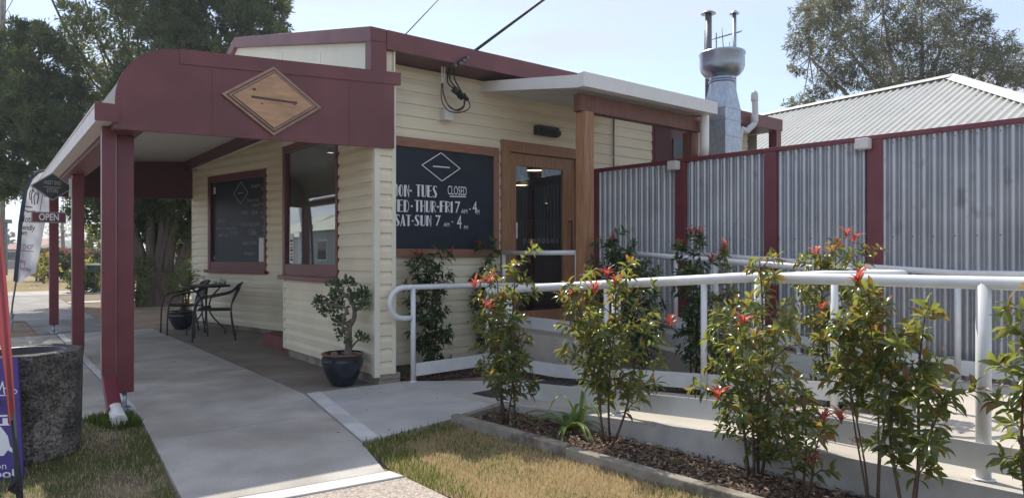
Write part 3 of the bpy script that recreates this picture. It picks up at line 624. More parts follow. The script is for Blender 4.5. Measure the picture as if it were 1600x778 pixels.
# menu window: dark board behind maroon joinery, chalk writing
def sp_box(t0, t1, n0, n1, z0, z1): return MB().obox(S0 + SU * t0 + SN * n0 + Z * z0, SU * (t1 - t0), SN * (n1 - n0), Z * (z1 - z0))
def jn(*l):
    r = MB()
    for m in l: r.add(m.v, m.f)
    return r
mw = part(jn(sp_box(.60, .70, -.05, .035, 1.06, 2.74), sp_box(2.46, 2.52, -.05, .035, 1.06, 2.74), sp_box(.70, 2.46, -.05, .032, 2.62, 2.738), sp_box(.70, 2.46, -.05, .030, 1.062, 1.20)), "window_frame", "maroon", shop, bevel=0.004)
part(sp_box(.69, 2.47, -.04, -.01, 1.19, 2.63), "menu_board", "chalkboard", mw)
part(sp_box(.55, 2.56, 0, .085, 1.0, 1.058), "sill", "maroon_gloss", mw, bevel=0.006)
def menu_text(x0, y0, x1, y1, s, m="chalk_faint"):
    f = lambda x, y: (325 + x / 5.02, 265 + y / 5.02)
    (ax, ay), (bx, by) = f(x0, y1), f(x1, y0); ta_, za_ = splz(ax, ay); tb_, _ = splz(bx, by); _, zt = splz(ax, y0 / 5.02 + 265)
    return text_mb(s, S0 + SU * ta_ + SN * -.01 + Z * za_, SU, Z, tb_ - ta_, zt - za_, 0.0, 0.0015, SN)
tx = MB()
for q in ((335, 115, 405, 152, "Burgers"), (412, 138, 450, 172, "Chips"), (302, 228, 396, 256, "Home made"), (418, 205, 446, 236, "Pies"), (340, 266, 398, 290, "Salads"), (405, 255, 445, 280, "Rolls"),
          (258, 318, 310, 354, "Lollies"), (340, 316, 388, 350, "Ice"), (414, 328, 455, 384, "Cafe"), (258, 410, 405, 448, "Home made cakes"), (318, 470, 376, 514, "Coffee"), (420, 440, 440, 484, "Tea"), (388, 515, 458, 545, "Cold drinks"),
          (262, 552, 376, 590, "General Store"), (280, 642, 366, 676, "Newspapers"), (80, 388, 138, 424, "Specials"), (62, 447, 216, 480, "Bacon and egg with"), (76, 498, 160, 526, "coffee or tea"), (175, 484, 230, 520, "$ 8.50")):
    m_ = menu_text(*q); tx.add(m_.v, m_.f)
part(tx, "chalk_writing", "chalk_faint", mw)
def line_mb(pts, w, Nn, lift=0.0015):
    """flat stroke of constant width along a polyline lying in a plane with normal Nn"""
    mb = MB()
    for a, b in zip(pts, pts[1:]):
        d = (b - a).normalized(); x = d.cross(Nn).normalized() * w / 2; e = d * w * .4
        mb.add([a - x - e + Nn * lift, b - x + e + Nn * lift, b + x + e + Nn * lift, a + x - e + Nn * lift], [(0, 1, 2, 3)])
    return mb
def splP(px, py):
    t, z = splz(px, py); return S0 + SU * t + SN * -.01 + Z * z
zp = lambda x, y: splP(325 + x / 5.02, 265 + y / 5.02)
part(jn(line_mb([zp(253, 97), zp(310, 180), zp(253, 268), zp(198, 192), zp(253, 97)], .016, SN), line_mb([zp(232, 187), zp(272, 182)], .016, SN)), "chalk_diamond", "chalk_faint", mw)
part(jn(sp_box(2.25, 2.455, -.009, -.006, 1.205, 1.6)), "notice", "paper", mw)
part(sp_box(.74, .81, -.009, -.006, 2.42, 2.54), "sticker", "paper", mw); part(sp_box(.76, .78, -.009, -.006, 1.24, 1.31), "sticker", "paper", mw)
# shop door
DB0, DB1, DZ = 1.86, 3.16, 2.70
fr = MB(); fr.wbox(0.36, 0.47, DB0 - .03, DB0 + .11, 0.44, DZ); fr.wbox(0.36, 0.47, DB1 - .09, DB1 + .05, 0.44, DZ); fr.wbox(0.358, 0.47, DB0 + .11, DB1 - .09, DZ - .135, DZ - .002)
dfr = part(fr, "door_frame", "timber", shop, bevel=0.006)
l0, l1 = DB0 + .115, DB1 - .095
lf = MB(); lf.wbox(0.40, 0.45, l0, l0 + .11, 0.45, DZ - .14); lf.wbox(0.40, 0.45, l1 - .20, l1, 0.45, DZ - .14); lf.wbox(0.401, 0.45, l0 + .11, l1 - .20, DZ - .29, DZ - .141); lf.wbox(0.401, 0.45, l0 + .11, l1 - .20, 0.452, 0.62)
dr = part(lf, "door", "timber", shop, bevel=0.004)
part(MB().wbox(0.42, 0.426, l0 + .11, l1 - .20, .62, DZ - .29), "pane", "glass", dr)
hn = MB(); hn.tube([Wp(0.40, l1 - .1, 1.35), Wp(0.35, l1 - .1, 1.35), Wp(0.35, l1 - .1, 1.75), Wp(0.40, l1 - .1, 1.75)], 0.012, 8); part(hn, "handle", "black_metal", dr)
rg_ = MB()
for i in range(8):
    b0, zz = wallB(820 + i * 7.2, 376.5, 0.419); c = Wp(0.4185, b0, zz); ring = [c + B * (.021 * math.cos(a)) + Z * (.021 * math.sin(a)) for a in np.linspace(0, 2 * math.pi, 13)]
    m_ = line_mb(ring, .006, -A); rg_.add(m_.v, m_.f)
part(rg_, "ring_decal", "chalk_faint", dr)
b0, zz = wallB(805, 372, .419); part(MB().wbox(0.4165, 0.419, b0, b0 + .035, zz, zz + .19), "sticker", "paper", dr)
# pendant lamps inside
for q, (px, py, D) in enumerate(((835, 267, 9.5), (814, 290, 9.8), (854, 318, 10.5))):
    c = PX(px, py, D); r_ = (.12, .11, .04)[q]
    L_ = thing("pendant_lamp", ("larger glowing pendant lamp hanging inside the shop door, the highest one", "glowing pendant lamp inside the door glass, lower on the hinge side", "small bare bulb lamp glowing deep inside the shop doorway")[q], "pendant lamp", c, "lamps inside the shop")
    part(MB().lathe(c, [(r_, 0), (r_ * .95, .05), (r_ * .45, .12), (.02, .15), (.008, .16)], 18), "lamp_shade", "pipe_grey", L_)
    part(MB().lathe(c, [(r_ * .92, .01), (0.0005, .0)], 18), "bulb", "lamp_glow", L_)
    part(MB().tube([c + Z * .15, Vector((c.x, c.y, 2.72))], .006, 5), "cord", "cable", L_)
# maroon rear door up the wall, meter box, conduit
rd = part(MB().wbox(0.37, 0.44, 4.585, 5.455, 0.48, 3.275), "rear_door_frame", "maroon_gloss", shop, bevel=0.004)
part(jn(MB().wbox(0.362, 0.369, 4.62, 4.99, 0.5, 3.18)), "door_panel", "maroon_dark", rd)
part(MB().wbox(0.352, 0.369, 5.03, 5.43, 2.2, 3.05), "screen", "window_dark", rd)
cdu = MB(); b0, zz = wallB(958.5, 178, .36); cdu.tube([Wp(.355, b0, 0.45), Wp(.355, b0, zz)], .011, 8); cdu.lathe(Wp(.35, b0, zz - .02), [(.03, 0), (.03, .04), (.001, .04)], 10); part(cdu, "conduit", "pipe_grey", shop)

# ------------------------------------------------------------------ street awning
awn = thing("street_awning", "curved maroon bullnose awning over the footpath, on square posts", "awning", Wp(3.6, -2.14, 0))
BN = [(0.0, 3.10), (-1.80, 2.965)] + [(-1.80 - .45 * math.sin(a), 2.515 + .45 * math.cos(a)) for a in np.linspace(0.12, math.pi / 2, 9)]
def shell(prof, th, s0, s1):
    top = [Wp(s0, b, z) for b, z in prof]; bot = []
    for i, (b, z) in enumerate(prof):
        p0 = prof[max(0, i - 1)]; p1 = prof[min(len(prof) - 1, i + 1)]; d = Vector((p1[0] - p0[0], p1[1] - p0[1])).normalized(); n_ = Vector((d.y, -d.x))
        if n_.y > 0: n_ = -n_
        if i == len(prof) - 1: n_ = Vector((1, 0))
        bot.append(Wp(s0, b + n_.x * th, z + n_.y * th))
    mb = MB(); n = len(prof); vs = top + bot; mb.add(vs + [v + A * (s1 - s0) for v in vs], [], False)
    fs = []
    for i in range(n - 1): fs += [(i, i + 1, 2 * n + i + 1, 2 * n + i), (n + i, 3 * n + i, 3 * n + i + 1, n + i + 1), (i, n + i, n + i + 1, i + 1), (2 * n + i, 2 * n + i + 1, 3 * n + i + 1, 3 * n + i)]
    mb.f += fs; mb.sm += [True] * len(fs); return mb
part(shell(BN, 0.012, -0.025, 7.62), "awning_roof", "roof_zinc", awn)
part(shell([(b + (.012 if i > 1 else 0), z - .035) for i, (b, z) in enumerate(BN)], 0.012, -0.02, 7.6), "soffit", "soffit", awn)
def endpanel(s0, th, inner=0.0):
    pts = [(0.165, 2.372), (-2.235, 2.29), (-2.262, 2.29), (-2.262, 2.52)] + [(-1.80 - .462 * math.cos(a), 2.525 + .462 * math.sin(a)) for a in np.linspace(0, math.pi / 2 - .1, 10)] + [(0.165, 3.118)]
    return MB().prism([Wp(s0, b, z) for b, z in pts], A * th)
ef = part(endpanel(-0.062, 0.035), "end_fascia", "maroon", awn, "big maroon end panel with a rounded street corner")
cp = MB(); cp.prism([Wp(-0.071, -1.80, 2.872), Wp(-0.071, .235, 3.015), Wp(-0.071, .235, 3.135), Wp(-0.071, -1.80, 2.995)], A * 0.05); part(cp, "fascia_cap", "maroon", ef)
for b_ in (-1.55, -.98, -.32): part(MB().wbox(-0.0635, -0.0622, b_, b_ + .006, 2.34, 2.88), "panel_joint", "maroon_dark", ef)
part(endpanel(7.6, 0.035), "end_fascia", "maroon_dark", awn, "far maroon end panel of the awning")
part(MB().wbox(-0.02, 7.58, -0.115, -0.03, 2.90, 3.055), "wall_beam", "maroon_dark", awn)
part(MB().wbox(-0.02, 7.58, -2.262, -2.05, 2.30, 2.372), "eave_beam", "maroon", awn)
gt = MB(); gt.wbox(-0.062, 7.64, -2.385, -2.27, 2.345, 2.36); gt.wbox(-0.062, 7.64, -2.385, -2.372, 2.36, 2.478); gt.wbox(-0.062, 7.64, -2.282, -2.27, 2.36, 2.44); gt.wbox(-0.062, 7.64, -2.392, -2.372, 2.466, 2.482)
gu = part(gt, "gutter", "gutter", awn)
part(MB().wbox(-0.078, -0.064, -2.40, -2.235, 2.338, 2.478), "gutter_end", "maroon", gu)
for s_, lab in ((0.36, "nearest maroon post, beside the downpipe"), (3.84, None), (7.42, None)):
    p_ = part(MB().wbox(s_ - .065, s_ + .065, -2.205, -2.075, 0.165, 2.30), "post", "maroon_gloss", awn, lab, bevel=0.008)
    part(MB().tube([Wp(s_, -2.14, 0), Wp(s_, -2.14, 0.17)], .022, 10), "post_stub", "galv", p_)
    part(MB().wbox(s_ - .05, s_ + .05, -2.19, -2.09, SL - .02, SL + 0.008), "base_plate", "galv", p_)
dp = MB(); q = [(0.22, 2.34), (0.22, 0.33), (-0.13, 0.10)]
for (sa, za), (sb_, zb) in zip(q, q[1:]):
    d = (Wp(sb_, -2.262, zb) - Wp(sa, -2.262, za)); n_ = d.cross(B).normalized(); dp.obox(Wp(sa, -2.322, za) - n_ * .035, d, B * .10, n_ * .07)
dpo = part(dp, "downpipe", "maroon_gloss", awn, bevel=0.006)
sp_ = MB(); sp_.tube([Wp(-0.09, -2.27, .13), Wp(-0.15, -2.262, .085), Wp(-0.20, -2.262, .07), Wp(-.30, -2.262, .055)], [.052, .052, .055, .055], 14); part(sp_, "spout", "pvc_white", dpo)

# wooden diamond sign on the awning end
ds = thing("diamond_sign", "large bare timber diamond sign with one engraved bar on the awning end", "sign", Wp(-0.07, -1.04, 2.36))
def dia(s0, th, c, hw, hh): return MB().prism([Wp(s0, c[0] - hw, c[1]), Wp(s0, c[0], c[1] - hh), Wp(s0, c[0] + hw, c[1]), Wp(s0, c[0], c[1] + hh)], A * th)
DC = (-1.04, 2.672)
part(dia(-0.086, 0.008, DC, .44, .305), "border", "sign_edge", ds); part(dia(-0.090, 0.005, DC, .405, .28), "border", "sign_dark", ds)
part(dia(-0.094, 0.005, DC, .385, .266), "border", "sign_edge", ds); part(dia(-0.098, 0.005, DC, .362, .25), "border", "sign_dark", ds)
part(dia(-0.102, 0.005, DC, .35, .242), "panel", "sign_wood", ds)
part(MB().obox(Wp(-0.1045, -1.24, 2.668), B * .405 + Z * -.0, Z * .020, A * .003), "engraved_bar", "sign_dark", ds)
kn = MB()
for b_, z_, r_ in ((-1.215, 2.745, .013), (-1.15, 2.63, .008), (-.86, 2.66, .007)):
    kn.add([Wp(-0.1035, b_ + r_ * 1.4 * math.cos(a), z_ + r_ * .8 * math.sin(a)) for a in np.linspace(0, 2 * math.pi, 12, endpoint=False)], [tuple(range(12))])
part(kn, "wood_knot", "sign_dark", ds)

# hanging sign and open board off the second post
hs = thing("hanging_sign", "small black diamond sign with white edge and the words west end store", "sign", Wp(3.8, -2.5, 1.95))
HC = (-2.405, 2.14)
def hd_(s0, th, hw, hh): return MB().prism([Wp(s0, HC[0] - hw, HC[1]), Wp(s0, HC[0], HC[1] - hh), Wp(s0, HC[0] + hw, HC[1]), Wp(s0, HC[0], HC[1] + hh)], A * th)
part(hd_(3.785, .03, .222, .17), "border", "letter_grey", hs); part(hd_(3.781, .038, .203, .155), "board", "sign_black", hs)
part(jn(text_mb("WEST END", Wp(3.78, HC[0] - .088, HC[1] + .022), B, Z, .176, .05, 0.01, .001, -A), text_mb("STORE", Wp(3.78, HC[0] - .058, HC[1] - .074), B, Z, .116, .05, .01, .001, -A), MB().wbox(3.7775, 3.7795, HC[0] - .085, HC[0] + .085, HC[1] - .012, HC[1] - .004)), "lettering", "letter_grey", hs)
part(jn(MB().wbox(3.77, 3.83, -2.235, -2.207, 2.03, 2.25), MB().wbox(3.79, 3.81, -2.24, -2.206, 2.12, 2.15)), "bracket", "white_metal", hs)
os_ = thing("open_sign", "small maroon board lettered open, hanging under the diamond sign", "sign", Wp(3.8, -2.5, 1.7))
ob = part(MB().wbox(3.79, 3.81, -2.615, -2.265, 1.70, 1.832), "board", "letter_grey", os_); part(MB().wbox(3.787, 3.813, -2.603, -2.277, 1.713, 1.819), "panel", "maroon_gloss", ob)
part(text_mb("OPEN", Wp(3.786, -2.54, 1.728), B, Z, .20, .085, .02, .001, -A), "lettering", "white_ink", os_)
ch = MB(); ch.tube([Wp(3.8, -2.53, 1.83), Wp(3.8, -2.50, 2.07)], .004, 5); ch.tube([Wp(3.8, -2.29, 1.83), Wp(3.8, -2.30, 2.06)], .004, 5); part(ch, "chain", "pipe_grey", os_)

# chalkboard with opening hours
cs = thing("hours_chalkboard", "timber framed dark chalkboard on the side wall listing opening hours", "chalkboard", Wp(.38, 1.0, 1.27))
cf = MB(); cf.wbox(.345, .40, .275, .315, 1.285, 2.585); cf.wbox(.345, .40, 1.708, 1.785, 1.285, 2.585); cf.wbox(.343, .40, .315, 1.708, 2.48, 2.583); cf.wbox(.343, .40, .315, 1.708, 1.287, 1.378)
part(cf, "frame", "timber_h", cs, bevel=0.004); part(MB().wbox(.368, .40, .314, 1.709, 1.377, 2.481), "board", "chalkboard", cs)
CS = 0.367
def cb_text(x0, y0, x1, y1, s, bold=0.0):
    b0, z0 = wallB(x0, y1, CS); b1, _ = wallB(x1, y1, CS); _, zt = wallB(x0, y0, CS)
    bl, zl = wallB((x0 + x1) / 2, y1, CS); _, zh = wallB((x0 + x1) / 2, y0, CS)
    return text_mb(s, Wp(CS, b0, zl), B, Z, b1 - b0, zh - zl, bold, .001, -A)
def deco(ch, o, w, h):
    """one poster-style capital: thick stem on one side, hairline on the other"""
    mb = MB(); U_, V_ = B, Z; q = lambda x, y: o + U_ * (x * w) + V_ * (y * h) - A * .001; tk = .40; th_ = .13 * .045
    def bar(x0, x1, y0=0, y1=1, x2=None, x3=None): mb.add([q(x0, y0), q(x1, y0), q(x1 if x3 is None else x3, y1), q(x0 if x2 is None else x2, y1)], [(0, 1, 2, 3)])
    def ln(*p): m_ = line_mb([q(*k) for k in p], .0075, -A, 0); mb.add(m_.v, m_.f)
    arc = lambda cx, cy, rx, ry, a0, a1: [(cx + rx * math.cos(a), cy + ry * math.sin(a)) for a in np.linspace(a0, a1, 9)]
    hp_ = math.pi / 2
    if ch == 'T': bar(.3, .7); ln((0, .97), (1, .97))
    elif ch == 'I': bar(.1, .9)
    elif ch in 'EF':
        bar(0, .5); ln((.5, .97), (1, .97)); ln((.5, .55), (.85, .55))
        if ch == 'E': ln((.5, .03), (1, .03))
    elif ch == 'U': bar(0, .45, .08); ln((.02, .1), (.2, .03), (.6, .02), (.85, .1), (.95, .3), (.95, 1)); bar(.1, .45, 0.01, .1)
    elif ch in 'OD':
        mb.add([q(*k) for k in arc(.5, .5, .5, .5, hp_, 3 * hp_)] if ch == 'O' else [q(0, 0), q(.45, 0), q(.45, 1), q(0, 1)], [tuple(range(9)) if ch == 'O' else (0, 1, 2, 3)]); ln(*arc(.5, .5, .46, .48, -hp_, hp_))
    elif ch == 'N': bar(0, .42); ln((.42, .98), (.95, .03)); ln((.95, 0), (.95, 1))
    elif ch == 'M': bar(0, .30, 0, 1); ln((.3, .98), (.55, .1), (.8, .98)); bar(.8, 1.0, 0, 1)
    elif ch == 'W': bar(.12, .3, 0, 1, 0, .28); ln((.28, .02), (.5, .95), (.68, .02)); bar(.66, .84, 0, 1, .8, 1.0)
    elif ch == 'H': bar(0, .42); ln((.42, .52), (.95, .52)); ln((.95, 0), (.95, 1))
    elif ch == 'R': bar(0, .42); ln((.42, .97), (.8, .93), (.95, .75), (.8, .55), (.42, .5), (.95, .02))
    elif ch == 'A': ln((.05, 0), (.45, .98)); ln((.2, .3), (.65, .3)); bar(.55, 1.0, 0, 1, .3, .62)
    elif ch == 'S': mb.add([q(.02, .72), q(.25, .98), q(.5, 1), q(.42, .75), q(.98, .32), q(.8, .04), q(.5, 0), q(.55, .27)], [(0, 1, 2, 3), (0, 3, 4, 7), (4, 5, 6, 7)]); ln((.45, .97), (.8, .97), (.92, .85)); ln((.55, .03), (.2, .03), (.06, .15))
    return mb
def deco_word(x0, y0, x1, y1, word):
    b0, _ = wallB(x0, y1, CS); b1, _ = wallB(x1, y1, CS); _, zl = wallB((x0 + x1) / 2, y1, CS); _, zh = wallB((x0 + x1) / 2, y0, CS); r_ = MB()
    ws = [.5 if c == 'I' else 1.0 for c in word]; gap = .16; tot = sum(ws) + gap * (len(ws) - 1); x = 0
    for c, w_ in zip(word, ws):
        m_ = deco(c, Wp(CS, b0 + (b1 - b0) * x / tot, zl), (b1 - b0) * w_ / tot, zh - zl); r_.add(m_.v, m_.f); x += w_ + gap
    return r_
tm = MB()
for q in ((613, 288.5, 639, 307, "MON", .035), (640, 297, 643.5, 299.5, "-", .0), (650, 289.5, 683, 308, "TUES", .035), (699.5, 291, 729, 305, "CLOSED", 0.0),
          (610.5, 312, 639, 331, "WED", .035), (642, 321, 645, 323.5, "-", 0), (648, 313.5, 681, 331.5, "THUR", .035), (682.5, 322, 685.5, 324.5, "-", 0), (687, 314.5, 707.5, 332, "FRI", .035),
          (711, 315, 719, 333, "7", 0), (720.5, 327, 730, 333.5, "AM", 0), (733, 326, 735.5, 327.5, "-", 0), (738.5, 314.5, 745, 333, "4", 0), (744.5, 327.5, 749, 335, "PM", 0),
          (617, 335.5, 642, 353, "SAT", .035), (643.5, 344, 646, 346.5, "-", 0), (647.5, 336.5, 673.5, 353, "SUN", .035), (680.5, 336.5, 688.5, 353, "7", 0), (693, 348, 702, 354, "AM", 0), (705.5, 346, 708, 347.5, "-", 0), (714, 336.5, 721, 357, "4", 0), (725, 352.5, 731, 358.5, "PM", 0)):
    m_ = deco_word(*q[:5]) if q[5] > 0 else cb_text(*q); tm.add(m_.v, m_.f)
def cP(px, py):
    b, z = wallB(px, py, CS); return Wp(CS, b, z)
m_ = line_mb([cP(703, 307), cP(727.5, 307.6)], .012, -A); tm.add(m_.v, m_.f)
part(tm, "hours_lettering", "chalk", cs)
part(jn(line_mb([cP(689, 239), cP(718.7, 263.5), cP(690.5, 283), cP(659.3, 258), cP(689, 239)], .009, -A), line_mb([cP(677, 260), cP(702, 262)], .012, -A)), "chalk_diamond", "chalk", cs)

# ------------------------------------------------------------------ door awning
da = thing("door_awning", "white metal skillion awning over the side door, on timber posts", "awning", Wp(-0.4, 2.6, 0))
AW0, AW1, AF = 1.53, 3.64, -1.29
sl = lambda s: 3.335 + (s - .4) * (3.335 - 3.065) / 1.69
rf = MB(); rf.prism([Wp(.385, AW0 + .02, sl(.385)), Wp(AF + .02, AW0 + .02, sl(AF)), Wp(AF + .02, AW0 + .02, sl(AF) - .02), Wp(.385, AW0 + .02, sl(.385) - .02)], B * (AW1 - AW0 - .04)); part(rf, "awning_roof", "roof_zinc", da)
sf = MB(); sf.prism([Wp(.382, AW0 + .03, sl(.382) - .085), Wp(AF + .03, AW0 + .03, sl(AF) - .085), Wp(AF + .03, AW0 + .03, sl(AF) - .10), Wp(.382, AW0 + .03, sl(.382) - .10)], B * (AW1 - AW0 - .06)); part(sf, "soffit", "soffit", da)
for b_ in (AW0, AW1 - .02):
    mb = MB(); mb.prism([Wp(.384, b_, sl(.384) + .012), Wp(AF, b_, sl(AF) + .012), Wp(AF, b_, sl(AF) - .115), Wp(.384, b_, sl(.384) - .105)], B * .02); part(mb, "barge_board", "white_metal", da)
part(jn(MB().wbox(AF - .09, AF - .078, AW0 - .02, AW1 + .02, 2.945, 3.085), MB().wbox(AF - .078, AF - .002, AW0 - .02, AW1 + .02, 2.945, 2.957), MB().wbox(AF - .078, AF - .002, AW0 - .02, AW0 - .008, 2.957, 3.083), MB().wbox(AF - .078, AF - .002, AW1 + .008, AW1 + .02, 2.957, 3.083)), "gutter", "white_metal", da)
part(MB().wbox(-1.13, -1.03, 1.70, AW1 + .05, 2.775, 2.95), "beam", "timber_red", da, bevel=0.005)
part(MB().wbox(-1.165, -1.03, 1.73, 1.862, 0.0, 2.773), "post", "timber", da, "full timber post beside the shop door", bevel=0.006)
part(MB().wbox(-1.09, -0.96, 3.56, 3.69, 0.0, 2.77), "post", "timber_red", da)
pd = MB(); pb_ = 3.66
pd.tube([Wp(-1.2, pb_, 2.955), Wp(-1.2, pb_, 2.60), Wp(-1.19, pb_ + .01, 2.54), Wp(-1.14, pb_ + .06, 2.50), Wp(-1.08, pb_ + .16, 2.49), Wp(-1.07, pb_ + .2, 2.40), Wp(-1.07, pb_ + .2, 0.0)], .052, 14); part(pd, "downpipe", "pvc_white", da)

# ------------------------------------------------------------------ bits on the side wall
b0, zz = wallB(853, 207, .37)
wl = thing("wall_light", "long black wall light fixed above the timber door", "wall light", Wp(.38, b0, zz - .07))
part(MB().wbox(.30, .383, b0 - .20, b0 + .17, zz - .055, zz + .065), "housing", "black_plastic", wl, bevel=0.012)
part(MB().wbox(.285, .30, b0 - .12, b0 + .12, zz - .02, zz + .035), "lens", "window_dark", wl); part(MB().wbox(.31, .36, b0 + .17, b0 + .21, zz - .03, zz + .03), "sensor", "black_plastic", wl, bevel=0.008)
b0, zz = wallB(695, 181, .37)
jb = thing("junction_box", "small cream square junction box on boards above the chalkboard", "junction box", Wp(.38, b0, zz - .06))
part(MB().wbox(.285, .385, b0 - .055, b0 + .055, zz - .06, zz + .06), "box", "white_metal", jb, bevel=0.005); part(MB().wbox(.272, .285, b0 - .06, b0 + .06, zz - .065, zz + .065), "lid", "white_metal", jb, bevel=0.004)
# electrical leads under the eave
wb = thing("service_wires", "looped red and black service wires hanging under the eave", "wires", Wp(.2, .95, 2.7))
def bez(pts, n=26):
    pts = [Vector(p) for p in pts]; out = []; m = len(pts)
    for i in range(m - 1):
        p0, p1, p2, p3 = pts[max(0, i - 1)], pts[i], pts[i + 1], pts[min(m - 1, i + 2)]
        for k in range(6):
            t = k / 6; out.append(.5 * ((2 * p1) + (-p0 + p2) * t + (2 * p0 - 5 * p1 + 4 * p2 - p3) * t * t + (-p0 + 3 * p1 - 3 * p2 + p3) * t ** 3))
    return out + [pts[-1]]
def eP(zx, zy, s=.2):
    px, py = 680 + zx / 7.075, 90 + zy / 7.075; b, z = wallB(px, py, s); return Wp(s, b, z)
wr = MB(); wr.tube(bez([eP(75, 60), eP(74, 180), eP(75, 285)]), .010, 6); wr.tube(bez([eP(100, 60), eP(103, 150), eP(88, 285)]), .010, 6); part(wr, "wire", "cable_white", wb)
wr = MB(); wr.tube(bez([eP(75, 285), eP(66, 380), eP(80, 500), eP(150, 590), eP(250, 610), eP(340, 590), eP(385, 540), eP(360, 470)]), .007, 6); wr.tube(bez([eP(85, 290), eP(90, 400), eP(140, 520), eP(230, 585), eP(300, 570), eP(330, 500), eP(310, 450)], ), .007, 6); part(wr, "wire", "cable_red", wb)
wr = MB(); wr.tube(bez([eP(155, 100), eP(135, 230), eP(150, 300), eP(210, 345)]), .009, 6); wr.tube(bez([eP(160, 110), eP(160, 230), eP(190, 290), eP(230, 340)]), .009, 6); wr.tube(bez([eP(207, 110), eP(212, 230), eP(250, 310), eP(300, 400)]), .009, 6)
wr.tube(bez([eP(80, 290), eP(100, 430), eP(160, 550), eP(240, 580), eP(310, 540), eP(320, 480)]), .007, 6); part(wr, "wire", "cable", wb)
cl_ = MB(); cl_.tube([eP(200, 350, .18), eP(300, 440, .18)], [.036, .030], 8); cl_.tube([eP(215, 345, .15), eP(275, 400, .15)], .026, 8); cl_.tube([eP(310, 405, .18), eP(360, 475, .18)], .022, 8); cl_.tube([eP(260, 420, .2), eP(300, 450, .2)], .03, 8); part(cl_, "connector", "black_plastic", wb)
b0, zz = wallB(714, 101, -.04)
att = Wp(-.04, b0, zz); sc_ = thing("service_cable", "thick black service cable running from the side fascia up to the sky", "cable", att)
dirc = (PX(850, 0, 8.5) - att)
pts_ = [att + dirc * t + Z * (-.25 * (t * (5 - t)) / 6.25 * .0) for t in (0, 1, 2, 3.5, 5)]
cm = MB(); cm.tube(pts_, .016, 7); cm.tube([p + Vector((.012, 0, .02)) for p in pts_], .010, 6); part(cm, "cable_run", "cable", sc_)
ins = MB()
for k in range(4): ins.lathe(att + dirc.normalized() * (.06 + .07 * k) + Z * -.02, [(.012, -.02), (.032, -.008), (.032, .012), (.012, .03)], 10)
ins.tube([att + A * .05, att], .02, 8); part(ins, "insulator", "pipe_grey", sc_)
a2 = PX(632, 56, 8.6); d2 = PX(685, 0, 9.6) - a2
ow = MB(); ow.tube([a2 - d2 * .05, a2 + d2, a2 + d2 * 3, a2 + d2 * 6], .007, 5); single(ow, "overhead_wire", "cable", "thin wire rising into the sky above the shop ridge", "wire", origin=a2)

# ------------------------------------------------------------------ corrugated fence
F0 = Wp(.4, 3.40); FR = Vector((0.684, -0.7294, 0)); FN = Vector((-0.7294, -0.684, 0)); FT = 2.46
def Fp(u, n=0.0, z=0.0): return F0 + FR * u + FN * n + Z * z
fe = thing("fence", "tall corrugated iron fence with maroon posts and top rail behind the ramp", "fence", Fp(3))
PU = [0.06, 1.385, 2.50, 3.545, 4.80, 6.0]
for i, u in enumerate(PU): part(MB().obox(Fp(u - .07, -.045, .0), FR * .14, FN * .09, Z * (FT - .045)), "post", "maroon_gloss", fe, bevel=0.004)
part(MB().obox(Fp(0.0, -.05, FT - .044), FR * 6.1, FN * .095, Z * .044), "top_rail", "maroon_gloss", fe, bevel=0.004)
part(jn(*[MB().obox(Fp(a + .071, -.058, zz), FR * (b - a - .142), FN * .035, Z * .05) for a, b in zip(PU, PU[1:]) for zz in (0.55, 1.45)]), "back_rail", "maroon_dark", fe)
for a, b in zip(PU, PU[1:]):
    mb = MB(); u0, u1 = a + .072, b - .072; n = int((u1 - u0) / .0076 / 1.0); nn = max(20, int((u1 - u0) / .0065)); pitch = .084
    rgp = random.Random(int(a * 100)); ph = rgp.random() * 6
    vs = []
    for k in range(nn + 1):
        u = u0 + (u1 - u0) * k / nn; c = math.sin(2 * math.pi * (u / pitch) + ph); w = (1 - 2 * (.5 - .5 * c) ** 1.6) * .0225
        vs += [Fp(u, w, .20), Fp(u, w, FT - .05)]
    mb.add(vs, [(2 * k, 2 * k + 2, 2 * k + 3, 2 * k + 1) for k in range(nn)], True); pn = part(mb, "panel", "zinc", fe)
    sc = MB(); u = u0 + .05
    while u < u1 - .02:
        for zz in (FT - .09, 1.48, .58):
            k = round((u / pitch * 2 * math.pi + ph - math.pi / 2) / (2 * math.pi)); uu = (k * 2 * math.pi + math.pi / 2 - ph) / (2 * math.pi) * pitch
            if u0 < uu < u1: sc.lathe(Fp(uu, .0, zz), [(.0095, -.008), (.0095, .008), (.0005, .008)], 6) if False else sc.obox(Fp(uu - .006, .0215, zz - .006), FR * .012, FN * .006, Z * .012)
        u += pitch * 2
    part(sc, "screws", "pipe_grey", pn)
for u, lab in ((1.33, "small white box light on the fence post by the awning downpipe"), (3.46, "small white box light on the fence post before the widest fence panel")):
    fl_ = thing("fence_light", lab, "light", Fp(u, .05, FT - .17), "box lights on the fence posts")
    part(MB().obox(Fp(u - .06, .048, FT - .13), FR * .12, FN * .10, Z * .10), "housing", "white_metal", fl_, bevel=0.006); part(MB().obox(Fp(u - .05, .06, FT - .136), FR * .10, FN * .075, Z * .006), "lens", "soffit", fl_)

